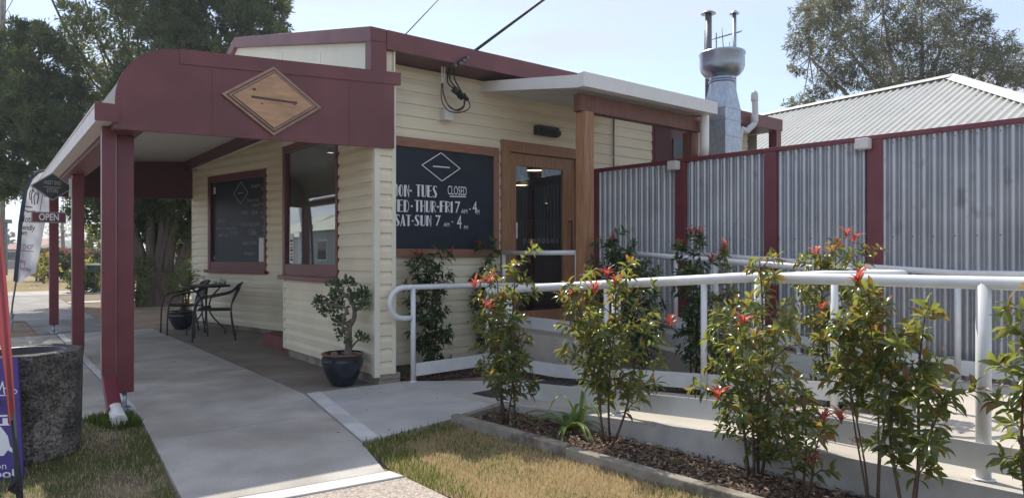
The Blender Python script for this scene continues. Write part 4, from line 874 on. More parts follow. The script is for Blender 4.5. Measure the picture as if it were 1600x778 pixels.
# ------------------------------------------------------------------ handrails
def rail_path(fn, ts): return [fn(t) for t in ts]
def handrail(label, path, posts, r, rp_, plates, loc):
    t = thing("handrail", label, "handrail", loc, "white ramp handrails")
    part(MB().tube(path, r, 14), "top_rail", "rail_paint", t)
    for b, top in posts:
        p_ = part(MB().tube([b, top], rp_, 14), "post", "rail_paint", t)
        part(MB().lathe(b + Z * .002, [(rp_ * 1.5, 0), (rp_ * 1.5, .006), (rp_ * .99, .008)], 14), "post_foot", "rail_paint", p_)
    for pl in plates: part(MB().strip(pl, .055, .185, .008), "kick_plate", "kick_paint", t)
    return t
RH = 0.955
def hoop(p, d, h, n=9):
    """hooked end: from p going along d, curling down h and back"""
    return [p + d * (h / 2 * math.sin(a)) - Z * (h / 2 * (1 - math.cos(a))) for a in np.linspace(0, math.pi, n)]
np_ = [Rp(v, 0, zf(v) + RH) for v in (-.12, .3, .8, 1.4, 2.0, 2.15, 2.3, 2.6, 4, 6)]
h0 = hoop(np_[0], -R, .26); h0 = [h0[-1] + R * .10] + list(reversed(h0))
handrail("nearest white handrail, running along the front kerb of the ramp", h0 + np_[1:], [(Rp(v, 0, zf(v)), Rp(v, 0, zf(v) + RH)) for v in (0.02, 1.17, 2.27, 3.42, 4.6)], .033, .033,
         [[Rp(v, -.04, zf(v)) for v in (0.0, 2.2, 6)]], Rp(1, 0))
J = Wp(-0.0, 0); Q0 = Vector((-1.0, 6.86, 0))
q1 = [Q0 + B * t + Z * .985 for t in (0.0, .5, .80)]
hp = hoop(Q0 - B * .11 + Z * .985, -B, .31); hp = [hp[-1] + B * .09] + list(reversed(hp))
cor = [Q0 + B * .93 + Z * .985, Q0 + B * .99 + R * .03 + Z * .985, Rp(-1.22, 1.0, .985)]
m1 = [Rp(v, 1.0, max(.985, zf(v) + RH)) for v in (-.8, 0, .8, 1.6, 2.25)]
ut = [Rp(2.25 + .38 * math.sin(a), 1.375 - .375 * math.cos(a), 1.17) for a in np.linspace(.25, math.pi - .25, 9)]
m2 = [Rp(v, 1.75, z2(v) + RH - .02) for v in (2.25, 1.4, .6, -.2)]
pm = [(Q0 + Z * SL, Q0 + Z * .985), (Q0 + B * .93 + Z * SL, Q0 + B * .93 + Z * .985)] + [(Rp(v, 1.0, zf(v)), Rp(v, 1.0, max(.985, zf(v) + RH))) for v in (.27, 1.285, 2.32)] + [(Rp(v, 1.75, 0.05), Rp(v, 1.75, z2(v) + RH - .02)) for v in (2.05, .95, -.15)]
pl1 = [Q0 + B * .03 + Z * SL, Q0 + B * .93 + Z * (SL + .02)]
pl2 = [Q0 + B * .94 + R * .03 + Z * (SL + .02)] + [Rp(v, 1.02, zf(v)) for v in (-1.1, -.4, 2.2)] + [Rp(2.2 + .38 * math.sin(a), 1.38 - .36 * math.cos(a), .215) for a in np.linspace(.2, math.pi - .2, 9)] + [Rp(v, 1.74, z2(v)) for v in (2.2, -.2)]
handrail("white handrail hooked at the shop corner, then looping round the middle planting", hp + q1[1:] + cor + m1 + ut + m2, pm, .028, .026, [pl1, pl2], Rp(.5, 1.3))
oz_ = lambda v: (z2(v) if v < 2.6 else .215)
handrail("outermost white handrail, tight along the corrugated fence", [Rp(v, 2.92, oz_(v) + RH - .02) for v in (-.35, .8, 1.8, 2.6, 4, 6)], [(Rp(v, 2.92, oz_(v)), Rp(v, 2.92, oz_(v) + RH - .02)) for v in (-.25, 1.2, 2.6, 4.2)], .028, .026,
         [[Rp(v, 2.92, oz_(v)) for v in (-.3, 2.6, 6)]], Rp(1, 2.92))
handrail("short white handrail level across the front of the shop door", [Wp(.30, 1.80, 1.335), Wp(-1.02, 1.80, 1.335)], [(Wp(.28, 1.80, .43), Wp(.28, 1.80, 1.335)), (Wp(-.98, 1.80, .43), Wp(-.98, 1.80, 1.335))], .026, .024, [[Wp(.28, 1.80, .43), Wp(-.98, 1.80, .43)]], Wp(-.4, 1.8))

# ------------------------------------------------------------------ shrubs
def rv(r, s=1.0): return Vector((r.gauss(0, s), r.gauss(0, s), r.gauss(0, s)))
def shrub(base, h, spread, nst, nred, seed, label, m="shrub_leaf", low=.18, L=.075, dens=1.0, lean=(0, 0), redat=None, group="photinia shrubs along the ramp", base_leaf=True, twig=1.0):
    r = random.Random(seed); base = Vector(base); t = thing("photinia_shrub", label, "shrub", base, group)
    st = MB(); lv = LV(); rd = LV(); gold = LV(); tips = []
    def leaf(tgt, p, d, l):
        n_ = Z * 1.0 + rv(r, .55); w = l * r.uniform(.30, .42)
        tgt.add(p, d, n_, l, w)
    for i in range(nst):
        an = 2 * math.pi * (i + r.random() * .6) / nst; hs = h * (1.0 if i == 0 else r.uniform(.66, .98)); off = spread * (.12 if i == 0 else r.uniform(.3, .75))
        b0 = base + Vector((math.cos(an), math.sin(an), 0)) * r.uniform(.01, .05); top = base + Vector((math.cos(an) * off + lean[0], math.sin(an) * off + lean[1], hs))
        pts = []
        for k in range(8):
            q = k / 7; p = b0.lerp(top, q); p.x += math.sin(q * 5 + seed + i) * .018; p.y += math.cos(q * 4 + seed * 2 + i) * .018; pts.append(p)
        st.tube(pts, [.0075 * (1 - .65 * k / 7) * twig * (1 + .25 * (h > .9)) for k in range(8)], 6)
        tips.append((pts[-1], (pts[-1] - pts[-2]).normalized(), True))
        nb = int(hs * 13 * dens)
        for j in range(nb):
            q = low + (1 - low) * (j + r.random()) / nb; kk = min(6, int(q * 7)); p = pts[kk].lerp(pts[kk + 1], q * 7 - kk)
            a2 = j * 2.4 + r.uniform(-.5, .5); up = .35 + .5 * q + r.uniform(-.2, .2); d = Vector((math.cos(a2), math.sin(a2), up)).normalized()
            ln = spread * (r.uniform(.25, .8) if r.random() < .8 else r.uniform(.8, 1.15)) * (1 - .42 * q ** 3) * (1.0 if q > low + .1 else .7); e = p + d * ln + Z * (-.05 * ln); md = p + d * ln * .5 + Z * .02
            st.tube([p, md, e], [.0042, .003, .0018], 5, cap=False)
            nl = max(5, int(ln / .0155))
            for k in range(nl):
                f = .25 + .75 * k / nl; pp = p.lerp(md, f * 2) if f < .5 else md.lerp(e, f * 2 - 1); a3 = k * 2.2 + r.random()
                side = (d.cross(Z).normalized() * math.cos(a3) + d.cross(d.cross(Z)).normalized() * math.sin(a3)); dd = (side * .9 + d * .55 + Z * r.uniform(-.6, .25))
                leaf(gold if (r.random() < .05 + .2 * q ** 2) else lv, pp, dd, L * r.uniform(.5, 1.25))
            tips.append((e, d, False))
        for k in range(int(hs * 52 * dens)):
            q = low + (1 - low) * r.random(); kk = min(6, int(q * 7)); p = pts[kk].lerp(pts[kk + 1], q * 7 - kk); a2 = r.random() * 6.28
            leaf(lv, p, Vector((math.cos(a2), math.sin(a2), r.uniform(-.5, .5))), L * r.uniform(.7, 1.2))
    for p, d, main in tips:
        n_ = 9 if main else 7; a0 = r.random() * 6
        for k in range(n_):
            a2 = a0 + k * 2 * math.pi / n_; x = d.orthogonal().normalized(); y = d.cross(x); dd = (x * math.cos(a2) + y * math.sin(a2)) * r.uniform(.7, 1.0) + d * r.uniform(.25, .7) + Z * -.1
            leaf(gold if r.random() < .12 + .4 * max(0, (p.z - base.z) / h - .5) else lv, p, dd, L * r.uniform(.75, 1.15))
    cand = sorted(tips, key=lambda q: -q[0].z)[:max(nred * 3, 1)]; r.shuffle(cand); cand = cand[:nred]
    if redat: cand = [(Vector(q), Vector((r.uniform(-.2, .2), r.uniform(-.2, .2), 1)).normalized(), True) for q in redat]
    for p, d, main in cand:
        if redat:
            near = min(tips, key=lambda q: (q[0] - p).length); st.tube([near[0], near[0].lerp(p, .5) + Z * .02, p], [.003, .0025, .002], 5)
        dd0 = (d * .5 + Z).normalized(); tp = p + dd0 * .05; st.tube([p, tp], [.0025, .002], 5)
        for k in range(13):
            a2 = k * 2.4; o = r.uniform(.25, .95); dd = Vector((math.cos(a2) * o, math.sin(a2) * o, 1 + r.uniform(-.4, .2))); n_ = Vector((-math.cos(a2), -math.sin(a2), .4))
            rd.add(p.lerp(tp, r.random()), dd, n_, r.uniform(.045, .10), r.uniform(.013, .022))
    part(st, "stem", "twig", t); leafobj(lv.a, "foliage", m, t); leafobj(gold.a, "pale_foliage", "shrub_leaf_gold" if m != "shrub_leaf_shaded" else "shrub_leaf", t); leafobj(rd.a, "new_red_leaves", "red_leaf", t)
    return t
ML = 0.035
def gb(px, py): return G(px, py, ML)
def top(px, py, D): return PX(px, py, D)
b1 = gb(795, 664); D1 = b1.y
shrub(b1, 1.20, .34, 4, 3, 21, "leafy shrub with pink tips at the apron end of the garden bed", L=.072, dens=1.15, low=.2, redat=[PX(742, 452, D1), PX(765, 447, D1 - .1), PX(762, 488, D1 - .2)])
b2 = gb(952, 694); D2 = b2.y
shrub(b2, 1.06, .44, 4, 4, 22, "wide bushy shrub behind the strap leaved plant, with pink new tips", L=.072, dens=1.3, low=.3, redat=[PX(948, 438, D2), PX(930, 462, D2), PX(1046, 512, D2 - .1), PX(893, 470, D2), PX(962, 448, D2)])
b3 = gb(1183, 745); D3 = b3.y
shrub(b3, 1.24, .36, 4, 3, 23, "dense shrub with a dark red rosette halfway up, in the sunlit part of the bed", L=.072, dens=1.2, low=.12, redat=[PX(1160, 515, D3 - .15), PX(1122, 628, D3 - .2)])
b4 = Rp(2.72, -0.42, ML)
t4 = shrub(b4, .55, .26, 3, 0, 24, "low sparse shrub with a rusty flower head in front of the ramp kerb", L=.07, dens=.8, low=.3, redat=[PX(1288, 668, b4.y), PX(1315, 662, b4.y), PX(1268, 735, b4.y)])
b5 = Rp(3.05, -0.40, ML)
shrub(b5, 1.08, .31, 4, 2, 25, "tall bushy golden green shrub rising through the front handrail, thickest near the rail", m="shrub_leaf", L=.072, dens=.95, low=.56, lean=(.0, .06), twig=.6, redat=[PX(1340, 445, b5.y)])
b6 = Rp(3.22, -0.46, ML)
shrub(b6, .98, .22, 3, 0, 26, "thin open shrub with bare reddish stems beside the nearest handrail post", L=.085, dens=.75, low=.35, lean=(.10, 0))
b7 = Rp(3.70, -0.30, ML)
shrub(b7, 1.10, .24, 3, 0, 27, "shrub cut off by the edge of the picture at the end of the bed", L=.078, dens=.9, low=.3, lean=(.02, 0))
# shrubs behind, their shade put into a darker leaf colour
bs_ = "shrub_leaf_shaded"
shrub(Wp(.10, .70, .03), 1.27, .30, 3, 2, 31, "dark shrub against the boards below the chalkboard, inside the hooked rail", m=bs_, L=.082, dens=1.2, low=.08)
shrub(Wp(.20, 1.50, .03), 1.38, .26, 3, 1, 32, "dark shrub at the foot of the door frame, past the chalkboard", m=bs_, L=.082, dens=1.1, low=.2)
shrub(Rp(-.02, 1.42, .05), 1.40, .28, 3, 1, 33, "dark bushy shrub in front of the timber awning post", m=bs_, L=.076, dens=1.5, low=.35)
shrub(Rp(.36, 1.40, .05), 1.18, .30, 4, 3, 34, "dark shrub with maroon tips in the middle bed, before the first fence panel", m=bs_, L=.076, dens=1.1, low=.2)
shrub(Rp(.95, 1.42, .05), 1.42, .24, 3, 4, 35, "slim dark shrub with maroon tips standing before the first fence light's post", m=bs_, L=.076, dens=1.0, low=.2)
shrub(Rp(1.22, 1.40, .06), 1.28, .24, 3, 1, 36, "green shrub between handrails in the middle bed, behind the sunlit garden shrub", L=.07, dens=1.0, low=.1)
bq = Rp(2.16, 1.40, .08)
shrub(bq, 1.26, .30, 4, 6, 37, "brightest red tipped shrub in the looped end of the middle bed", L=.07, dens=1.25, low=.05, redat=[PX(1275, 405, bq.y), PX(1300, 400, bq.y), PX(1322, 372, bq.y), PX(1335, 380, bq.y), PX(1310, 395, bq.y + .1), PX(1285, 490, bq.y - .2)])
# seed heads on the low shrub
for px, py in ((1254, 628), (1343, 688)):
    mb = LV(); c = PX(px, py, b4.y); r = random.Random(px)
    for k in range(90): mb.add(c + Vector((r.gauss(0, .016), r.gauss(0, .016), r.gauss(0, .006))), rv(r) + Z * 1.2, rv(r), .014, .007)
    leafobj(mb.a, "flower_head", "seed_head", t4, T_RHOMB); st = MB(); st.tube([c, c - Z * .04, b4 + Z * .33], .0025, 5); part(st, "flower_stalk", "twig", t4)
# strap-leaved clump and single blades
def strap(base, n, L, seed, label, name="strap_leaf_plant", wid=.032, up=.6):
    r = random.Random(seed); t = thing(name, label, "plant", base); mb = MB()
    for i in range(n):
        a = 2 * math.pi * i / n + r.uniform(-.3, .3); l = L * r.uniform(.6, 1.1); u = up * r.uniform(.5, 1.6); d = Vector((math.cos(a), math.sin(a), 0)); s_ = d.cross(Z); pts = []
        for k in range(7):
            q = k / 6; pts.append((base + d * (l * q * .9) + Z * (l * (u * q * 1.5 - (u * 1.2 + .15) * q * q)), wid * (1 - q ** 2.5) * .5 + .001))
        vs = []
        for p, w in pts: vs += [p + s_ * w + Z * w * .35, p, p - s_ * w + Z * w * .35]
        mb.add(vs, [(3 * k + c, 3 * k + c + 1, 3 * k + c + 4, 3 * k + c + 3) for k in range(6) for c in (0, 1)], True)
    part(mb, "leaf_clump", "strap_leaf", t); return t
strap(gb(888, 672), 17, .50, 41, "bright green strap leaved clump at the foot of the bushy shrub")
strap(gb(1052, 728), 2, .16, 42, "lone upright green blade in the mulch by the kerb", wid=.03, up=1.4)
strap(gb(905, 668), 5, .42, 43, "few upright pale strap leaves growing up behind the clump", wid=.026, up=1.25)

# ------------------------------------------------------------------ pots
def pot(c, r, h, t, rim=True):
    pr = [(.001, .0), (r * .52, .0), (r * .56, .012), (r * .78, h * .30), (r * .97, h * .66), (r * .99, h * .80), (r * .93, h * .92), (r * .98, h * .955), (r * 1.0, h), (r * .90, h), (r * .86, h * .92), (r * .86, h * .8)]
    p_ = part(MB().lathe(c, pr, 32), "pot", "pot_glaze", t)
    part(MB().lathe(c, [(r * .995, h * .957), (r * 1.012, h * .985), (r * .985, h * 1.012), (r * .89, h * 1.008)], 32), "pot_rim", "pot_rim" if rim else "pot_glaze", p_)
    part(MB().disc(c + Z * h * .88, r * .87, 24), "soil", "soil", t)
JP = Wp(.19, -.27, SL); t = thing("potted_jade_plant", "gnarled jade plant in a glazed navy pot by the shop corner", "pot plant", JP)
pot(JP, .205, .315, t)
jm_ = MB(); jl = LV(); r = random.Random(7)
def jp(zx, zy, dy=0.0):  # picture point of the jade plant (zoomed crop) put on its own depth
    return PX(400 + zx / 2.43, 380 + zy / 2.43, JP.y + dy)
br = [[(350, 435, 0), (352, 370, 0), (355, 315, .02)], [(355, 315, .02), (372, 285, .0), (372, 245, 0), (350, 205, -.03), (300, 165, -.06)], [(372, 262, 0), (395, 240, .05), (405, 195, .08)], [(355, 315, .02), (330, 290, -.03), (345, 250, -.05), (300, 235, -.08), (250, 222, -.1)],
      [(372, 245, 0), (360, 190, .05), (350, 160, .08)], [(355, 320, .02), (335, 320, -.05), (310, 290, -.08)], [(360, 400, 0), (385, 370, -.04), (412, 365, -.06)], [(385, 370, -.04), (390, 350, -.05)], [(350, 205, -.03), (320, 205, -.1), (275, 255, -.12)], [(372, 285, 0), (345, 300, .08), (315, 310, .12)], [(352, 370, 0), (335, 360, -.05)], [(395, 240, .05), (415, 235, .02)], [(330, 290, -.03), (325, 340, -.1)]]
wd = [.042, .026, .014, .018, .013, .014, .010, .008, .012, .014, .012, .010, .010]
for bb, w in zip(br, wd):
    pts = [jp(*q) for q in bb]; jm_.tube(bez(pts), [w * (1.0 - .45 * k / (len(bez(pts)) - 1)) for k in range(len(bez(pts)))], 8)
for (zx, zy, rr, n) in ((300, 158, 26, 90), (350, 152, 26, 90), (405, 192, 30, 130), (412, 235, 22, 70), (240, 225, 26, 100), (268, 255, 24, 80), (305, 222, 26, 90), (310, 292, 26, 90), (325, 345, 24, 70), (412, 365, 18, 45), (390, 348, 14, 30), (375, 205, 30, 90), (300, 195, 22, 60), (325, 240, 22, 60), (350, 370, 14, 25)):
    c = jp(zx, zy, r.uniform(-.1, .1)); R_ = rr / 2.43 / F * JP.y
    for k in range(int(n * .85)):
        o = rv(r, R_ * .36); jl.add(c + o, o + Z * .02 + rv(r, .01), rv(r), r.uniform(.030, .046), r.uniform(.022, .032))
part(jm_, "trunk", "bark_jade", t); leafobj(jl.a, "foliage", "jade_leaf", t)
rk = MB(); rk.lathe(jp(298, 436), [(.001, 0), (.04, 0), (.045, .03), (.03, .06), (.001, .07)], 7); part(rk, "rock", "bark_jade", t)
PP = Wp(6.75, -.32, SL); t = thing("potted_ponytail_palm", "grassy palm in a shiny dark pot behind the cafe table", "pot plant", PP)
pot(PP, .23, .31, t, False)
pl = LV(); r = random.Random(3)
for i in range(150):
    a = r.random() * 6.28; o = r.uniform(.02, .17); z_ = r.uniform(.55, .95)
    c = PP + Z * (.5 + r.uniform(-.05, .25)); d = Vector((math.cos(a) * o, math.sin(a) * o, .35)).normalized()
    p = c.copy(); 
    for k in range(5):
        pl.add(p, d, d.orthogonal() + rv(r, .1), .11, .012); p = p + d * .10; d = (d + Z * -.40 + Vector((math.cos(a), math.sin(a), 0)) * .03).normalized()
part(MB().tube([PP + Z * .28, PP + Z * .45, PP + Z * .62], [.06, .03, .022], 10), "trunk", "bark_jade", t); leafobj(pl.a, "foliage", "ponytail_leaf", t, T_RHOMB)

# ------------------------------------------------------------------ cafe table, chairs, jars
TC = PX(322, 400, 11.0); TC.z = SL; TH = .80
t = thing("cafe_table", "round black metal cafe table on splayed tubular legs", "table", TC)
part(MB().lathe(TC + Z * (TH - .03), [(.001, .012), (.355, .012), (.37, .0), (.372, .014), (.365, .03), (.345, .026), (.001, .026)], 40), "tabletop", "black_metal", t)
for k in range(4):
    a = k * math.pi / 2 + .5; d = Vector((math.cos(a), math.sin(a), 0)); part(MB().tube(bez([TC + d * .22 + Z * (TH - .03), TC + d * .07 + Z * .58, TC + d * .06 + Z * .36, TC + d * .20 + Z * .16, TC + d * .28 + Z * .08, TC + d * .285 + Z * .0]), .0125, 8), "leg", "black_metal", t)
part(MB().lathe(TC + Z * .45, [(.075, -.012), (.085, 0), (.075, .012), (.065, 0), (.075, -.012)], 16), "leg_ring", "black_metal", t)
def chair(loc, rz, label):
    t = thing("cafe_chair", label, "chair", loc, "black cafe chairs at the table"); Mx = Matrix.Translation(loc) @ Matrix.Rotation(rz, 4, 'Z')
    q = lambda x, y, z: Mx @ Vector((x, y, z))
    seat = MB(); seat.prism([q(-.21, -.20, .452), q(.21, -.20, .452), q(.20, .22, .462), q(-.20, .22, .462)], Z * .012)
    part(seat, "seat", "black_plastic", t)
    fr = MB(); fr.tube([q(-.22, -.20, .455), q(.22, -.20, .455), q(.22, .23, .465), q(-.22, .23, .465), q(-.22, -.20, .455)], .012, 7); part(fr, "seat_frame", "black_metal", t)
    bk = MB(); N = 7
    rows = [[q(-.205 + .41 * i / (N - 1), -.215 - .12 * j / 4 - .055 * (1 - (2 * i / (N - 1) - 1) ** 2) * (j / 4), .47 + .35 * j / 4 + (.035 * (1 - (2 * i / (N - 1) - 1) ** 2) if j == 4 else 0)) for i in range(N)] for j in range(5)]
    bk.add([p for rw in rows for p in rw], [(j * N + i, j * N + i + 1, (j + 1) * N + i + 1, (j + 1) * N + i) for j in range(4) for i in range(N - 1)], True); part(bk, "backrest", "black_plastic", t)
    for sx_ in (-1, 1):
        part(MB().tube(bez([q(sx_ * .205, -.335, .83), q(sx_ * .25, -.22, .72), q(sx_ * .275, .02, .665), q(sx_ * .275, .19, .63), q(sx_ * .265, .265, .52), q(sx_ * .25, .29, .30), q(sx_ * .245, .30, 0)]), .0125, 8), "arm_leg", "black_metal", t)
        part(MB().tube(bez([q(sx_ * .205, -.335, .83), q(sx_ * .215, -.225, .46), q(sx_ * .235, -.29, 0)]), .0125, 8), "leg", "black_metal", t)
    tr = MB(); tr.tube(bez([q(-.205, -.335, .83), q(-.1, -.385, .855), q(.1, -.385, .855), q(.205, -.335, .83)]), .0125, 8); part(tr, "top_tube", "black_metal", t)
    return t
ca = PX(336, 400, 10.35); ca.z = SL
chair(ca, math.radians(112), "black metal tub chair with its back turned to the window bay")
cb = PX(287, 400, 11.25); cb.z = SL
chair(cb, math.radians(128), "black metal tub chair tucked beyond the table, next to the grassy palm")
for i, (px, dz) in enumerate(((336, .07), (345, .085), (350, .08))):
    c = PX(px, 400, 11.08 + .06 * (i % 2)); c.z = SL + TH
    j = thing("glass_jar", ("small glass jar, end one on the palm side of the tabletop", "middle glass jar of three on the tabletop, the tallest", "glass jar nearest the wall on the cafe table")[i], "jar", c, "jars on the cafe table")
    part(MB().lathe(c, [(.001, 0), (.036, 0), (.040, .01), (.040, dz * .8), (.03, dz), (.028, dz), (.036, dz * .78), (.036, .012), (.001, .008)], 16), "jar", "jar_glass", j); part(MB().lathe(c + Z * .012, [(.001, 0), (.034, 0), (.034, dz * .5), (.001, dz * .52)], 12), "contents", "soffit", j)

# ------------------------------------------------------------------ litter bin, poster board, flags
BC = Vector((-3.20, 4.42, 0)); t = thing("litter_bin", "dark pebble aggregate concrete litter bin on the grass verge", "litter bin", BC)
n8 = 8; mb = MB(); prof = [(.30, 0.0), (.335, .02), (.345, .60), (.352, .66), (.345, .685), (.30, .690), (.262, .688), (.25, .66), (.25, .10), (.001, .10)]
def rsq(an, r):  # rounded octagon
    a = (an + math.pi / 8) % (math.pi / 4) - math.pi / 8; return r * (.955 / math.cos(a) * .8 + .2)
seg = 48; vs = []
for r_, z_ in prof:
    for k in range(seg):
        an = 2 * math.pi * k / seg; rr = rsq(an, r_) if r_ > .27 else r_; vs.append(BC + Vector((rr * math.cos(an + .42), rr * math.sin(an + .42), z_)))
mb.add(vs, [(i * seg + k, i * seg + (k + 1) % seg, (i + 1) * seg + (k + 1) % seg, (i + 1) * seg + k) for i in range(len(prof) - 1) for k in range(seg)], False)
part(mb, "bin_body", "bin_stone", t)
part(MB().lathe(BC, [(.25, .60), (.262, .676), (.254, .684), (.244, .676), (.244, .3)], 40), "liner", "black_metal", t)
part(MB().disc(BC + Z * .30, .243, 32), "liner_base", "black_plastic", t)
# poster board leaning on the bin
o0 = PX(37, 752, 3.93); o1 = PX(27, 559, 4.03); up_ = (o1 - o0); ux = Vector((-1, -.10, 0)).normalized(); nn = ux.cross(up_).normalized(); nn = nn if nn.y < 0 else -nn
t = thing("poster_board", "purple and white printed board leaning on the front of the litter bin", "poster", o0)
bd = MB(); bd.obox(o0, ux * .62, up_, -nn * .012); part(bd, "board", "purple", t)
up1 = up_.normalized(); Uo = -ux
def pq(px, py):
    z = H + (HY - py) / F * 3.97; f = (z - o0.z) / up_.z; p = o0 + up_ * f; xx = (px - 800) / F * p.y; return p + ux * ((p.x - xx) / -ux.x * 1.0)
def ptext(x0, y0, x1, y1, s, mm, bold=0.0):
    a = pq(x0, y1); b = pq(x1, y1); c = pq(x0, y0); return text_mb(s, a, (b - a).normalized(), (c - a).normalized(), (b - a).length, (c - a).length, bold, .002, nn)
part(jn(ptext(-52, 719, 12, 729, "find us on", "white_ink"), ptext(-60, 729, 33, 742, "facebook", "white_ink", .02), ptext(-80, 745, 30, 752, "for our events", "white_ink")), "lettering", "white_ink", t)
part(jn(ptext(-60, 626, 27, 636, "WEST SIDE", "purple_dark", .02), MB().add([pq(-60, 638.5) + nn * .002, pq(27, 638.5) + nn * .002, pq(27, 639.5) + nn * .002, pq(-60, 639.5) + nn * .002], [(0, 1, 2, 3)])), "lettering", "purple_dark", t)
wp_ = MB(); wp_.add([pq(x, y) + nn * .0015 for x, y in ((-70, 648), (16, 648), (18, 664), (-70, 664))], [(0, 1, 2, 3)])
wp_.add([pq(x, y) + nn * .0015 for x, y in ((-50, 668), (4, 666), (14, 680), (17, 695), (27, 706), (26, 708), (14, 701), (8, 709), (-50, 712))], [tuple(range(9))]); part(wp_, "picture_panel", "white_ink", t)
part(ptext(-55, 650.5, 14, 661.5, "BEST", "purple", .03), "lettering", "purple", t)
lg = line_mb([pq(8 + 19 * math.cos(a), 613 + 5.5 * math.sin(a)) for a in np.linspace(-1.5, 1.9, 14)], .006, nn, .002); lz = line_mb([pq(-8, 600), pq(-2, 592), pq(2, 610), pq(6, 598), pq(9, 616)], .007, nn, .002)
part(jn(lg, lz), "emblem", "white_ink", t)
# red feather flag close to the camera
fx = PX(34, 817, 3.3); fx.z = 0.0; t = thing("red_feather_flag", "red feather flag on a leaning pole at the near edge of the verge", "flag", fx)
pth = [fx, PX(30, 770, 3.3), PX(21, 640, 3.3), PX(10, 500, 3.3), PX(0, 380, 3.3), PX(-22, 140, 3.3), PX(-60, -120, 3.3)]
part(MB().tube(bez(pth), .008, 8), "pole", "pipe_grey", t); part(MB().tube([pth[0] - Z * .0, PX(31, 778, 3.3), PX(20, 655, 3.3)], [.017, .016, .011], 10), "socket", "black_plastic", t)
cf = MB(); ed = bez([PX(20, 640, 3.28), PX(9, 500, 3.28), PX(-1, 380, 3.28), PX(-22, 140, 3.28), PX(-60, -120, 3.28)]); n_ = len(ed); vs = []
for i, p in enumerate(ed):
    q = i / (n_ - 1); wdt = .014 + .36 * max(0, q - .12) ** 1.2
    for k in range(5): vs.append(p + Vector((-wdt * k / 4 + (.012 if k == 0 else 0), math.sin(k * 1.7 + q * 5) * .015 - .004, -.02 * k)))
cf.add(vs, [(5 * i + k, 5 * i + k + 1, 5 * i + k + 6, 5 * i + k + 5) for i in range(n_ - 1) for k in range(4)], True); part(cf, "banner", "flag_red", t)
rb_ = MB(); 
for s_ in (-1, 1): rb_.add([PX(22 + s_ * 3, 742, 3.27), PX(12, 765, 3.26 + s_ * .01), PX(16 + 8 * s_, 772, 3.26), PX(30, 748, 3.27)], [(0, 1, 2, 3)])
part(rb_, "tape", "black_plastic", t)
# white feather flag on the footpath
DF = 11.6; fb = PX(17, 523, DF); fb.z = 0
t = thing("white_feather_flag", "tall white feather flag printed with a friendly town message, on a steel pole", "flag", fb)
pl_ = [fb, PX(19, 480, DF), PX(25, 440, DF), PX(30, 390, DF), PX(36, 330, DF), PX(44, 290, DF), PX(58, 270, DF), PX(74, 266, DF)]
part(MB().tube(bez(pl_), .014, 8), "pole", "pipe_grey", t); part(jn(MB().tube([fb, PX(18.5, 495, DF)], .02, 8), MB().tube([PX(17, 498, DF), PX(19, 490, DF)], .035, 8)), "spike", "galv", t)
bl = [(24, 444), (25, 440), (27, 420), (30, 390), (33, 350), (37, 322), (42, 298), (50, 280), (60, 271), (72, 267)]; brr = [(24, 444), (44, 432), (56, 426), (63, 390), (70, 350), (78, 322), (84, 300), (86, 284), (84, 274), (76, 267)]
vs = []
for (lx, ly), (rx, ry) in zip(bl, brr):
    for k in range(7):
        q = k / 6; p = PX(lx + (rx - lx) * q, ly + (ry - ly) * q, DF + .04 * math.sin(q * 5 + ly * .02)); vs.append(p)
fm = MB(); fm.add(vs, [(7 * i + k, 7 * i + k + 1, 7 * i + k + 8, 7 * i + k + 7) for i in range(len(bl) - 1) for k in range(6)], True); part(fm, "banner", "flag_white", t)
sl_ = MB(); vs = []
for (lx, ly) in bl[1:]: vs += [PX(lx - 4.5, ly - .5, DF - .02), PX(lx + 2.5 * (1 if ly > 300 else .5), ly, DF - .03)]
sl_.add(vs, [(2 * i, 2 * i + 1, 2 * i + 3, 2 * i + 2) for i in range(len(bl) - 2)], True); part(sl_, "pole_sleeve", "flag_navy", t)
def ft(x0, y0, x1, y1, s, dy=0.0, bold=0.0):
    a = PX(x0, y1, DF - .07); b = PX(x1, y1 + dy, DF - .07); c = PX(x0, y0, DF - .07); return text_mb(s, a, (b - a).normalized(), (c - a).normalized(), (b - a).length, (c - a).length, bold, .001, Vector((0, -1, 0)), .15)
part(jn(ft(31, 336, 62, 347, "Motorh", 2, .015), ft(30, 350, 55, 361, "riendly", 2, .015), ft(30, 361, 42, 367, "own", 1, .015)), "lettering", "flag_navy", t)
def fpP(x, y): return PX(x, y, DF - .07)
part(jn(*[line_mb([fpP(*q) for q in L_], .018, Vector((0, -1, 0)), 0) for L_ in ([(36, 322), (37, 328), (44, 331), (54, 330)], [(36, 322), (42, 323), (50, 324)], [(50, 318), (49, 306), (51, 296), (54, 300)], [(54, 320), (53, 308), (56, 300), (59, 304)], [(58, 318), (60, 310), (61, 298), (57, 292), (51, 294)], [(47, 312), (46, 304), (48, 298)])]), "emblem", "flag_navy", t)
part(jn(ft(29, 381, 52, 389, "N CHOP", 1, 0), line_mb([fpP(29, 391), fpP(52, 393)], .012, Vector((0, -1, 0)), 0), ft(29, 403, 40, 412, "eeping", 3, .01), ft(31, 415, 49, 424, "holiday", 3, .01)), "lettering", "flag_purple_ink", t)

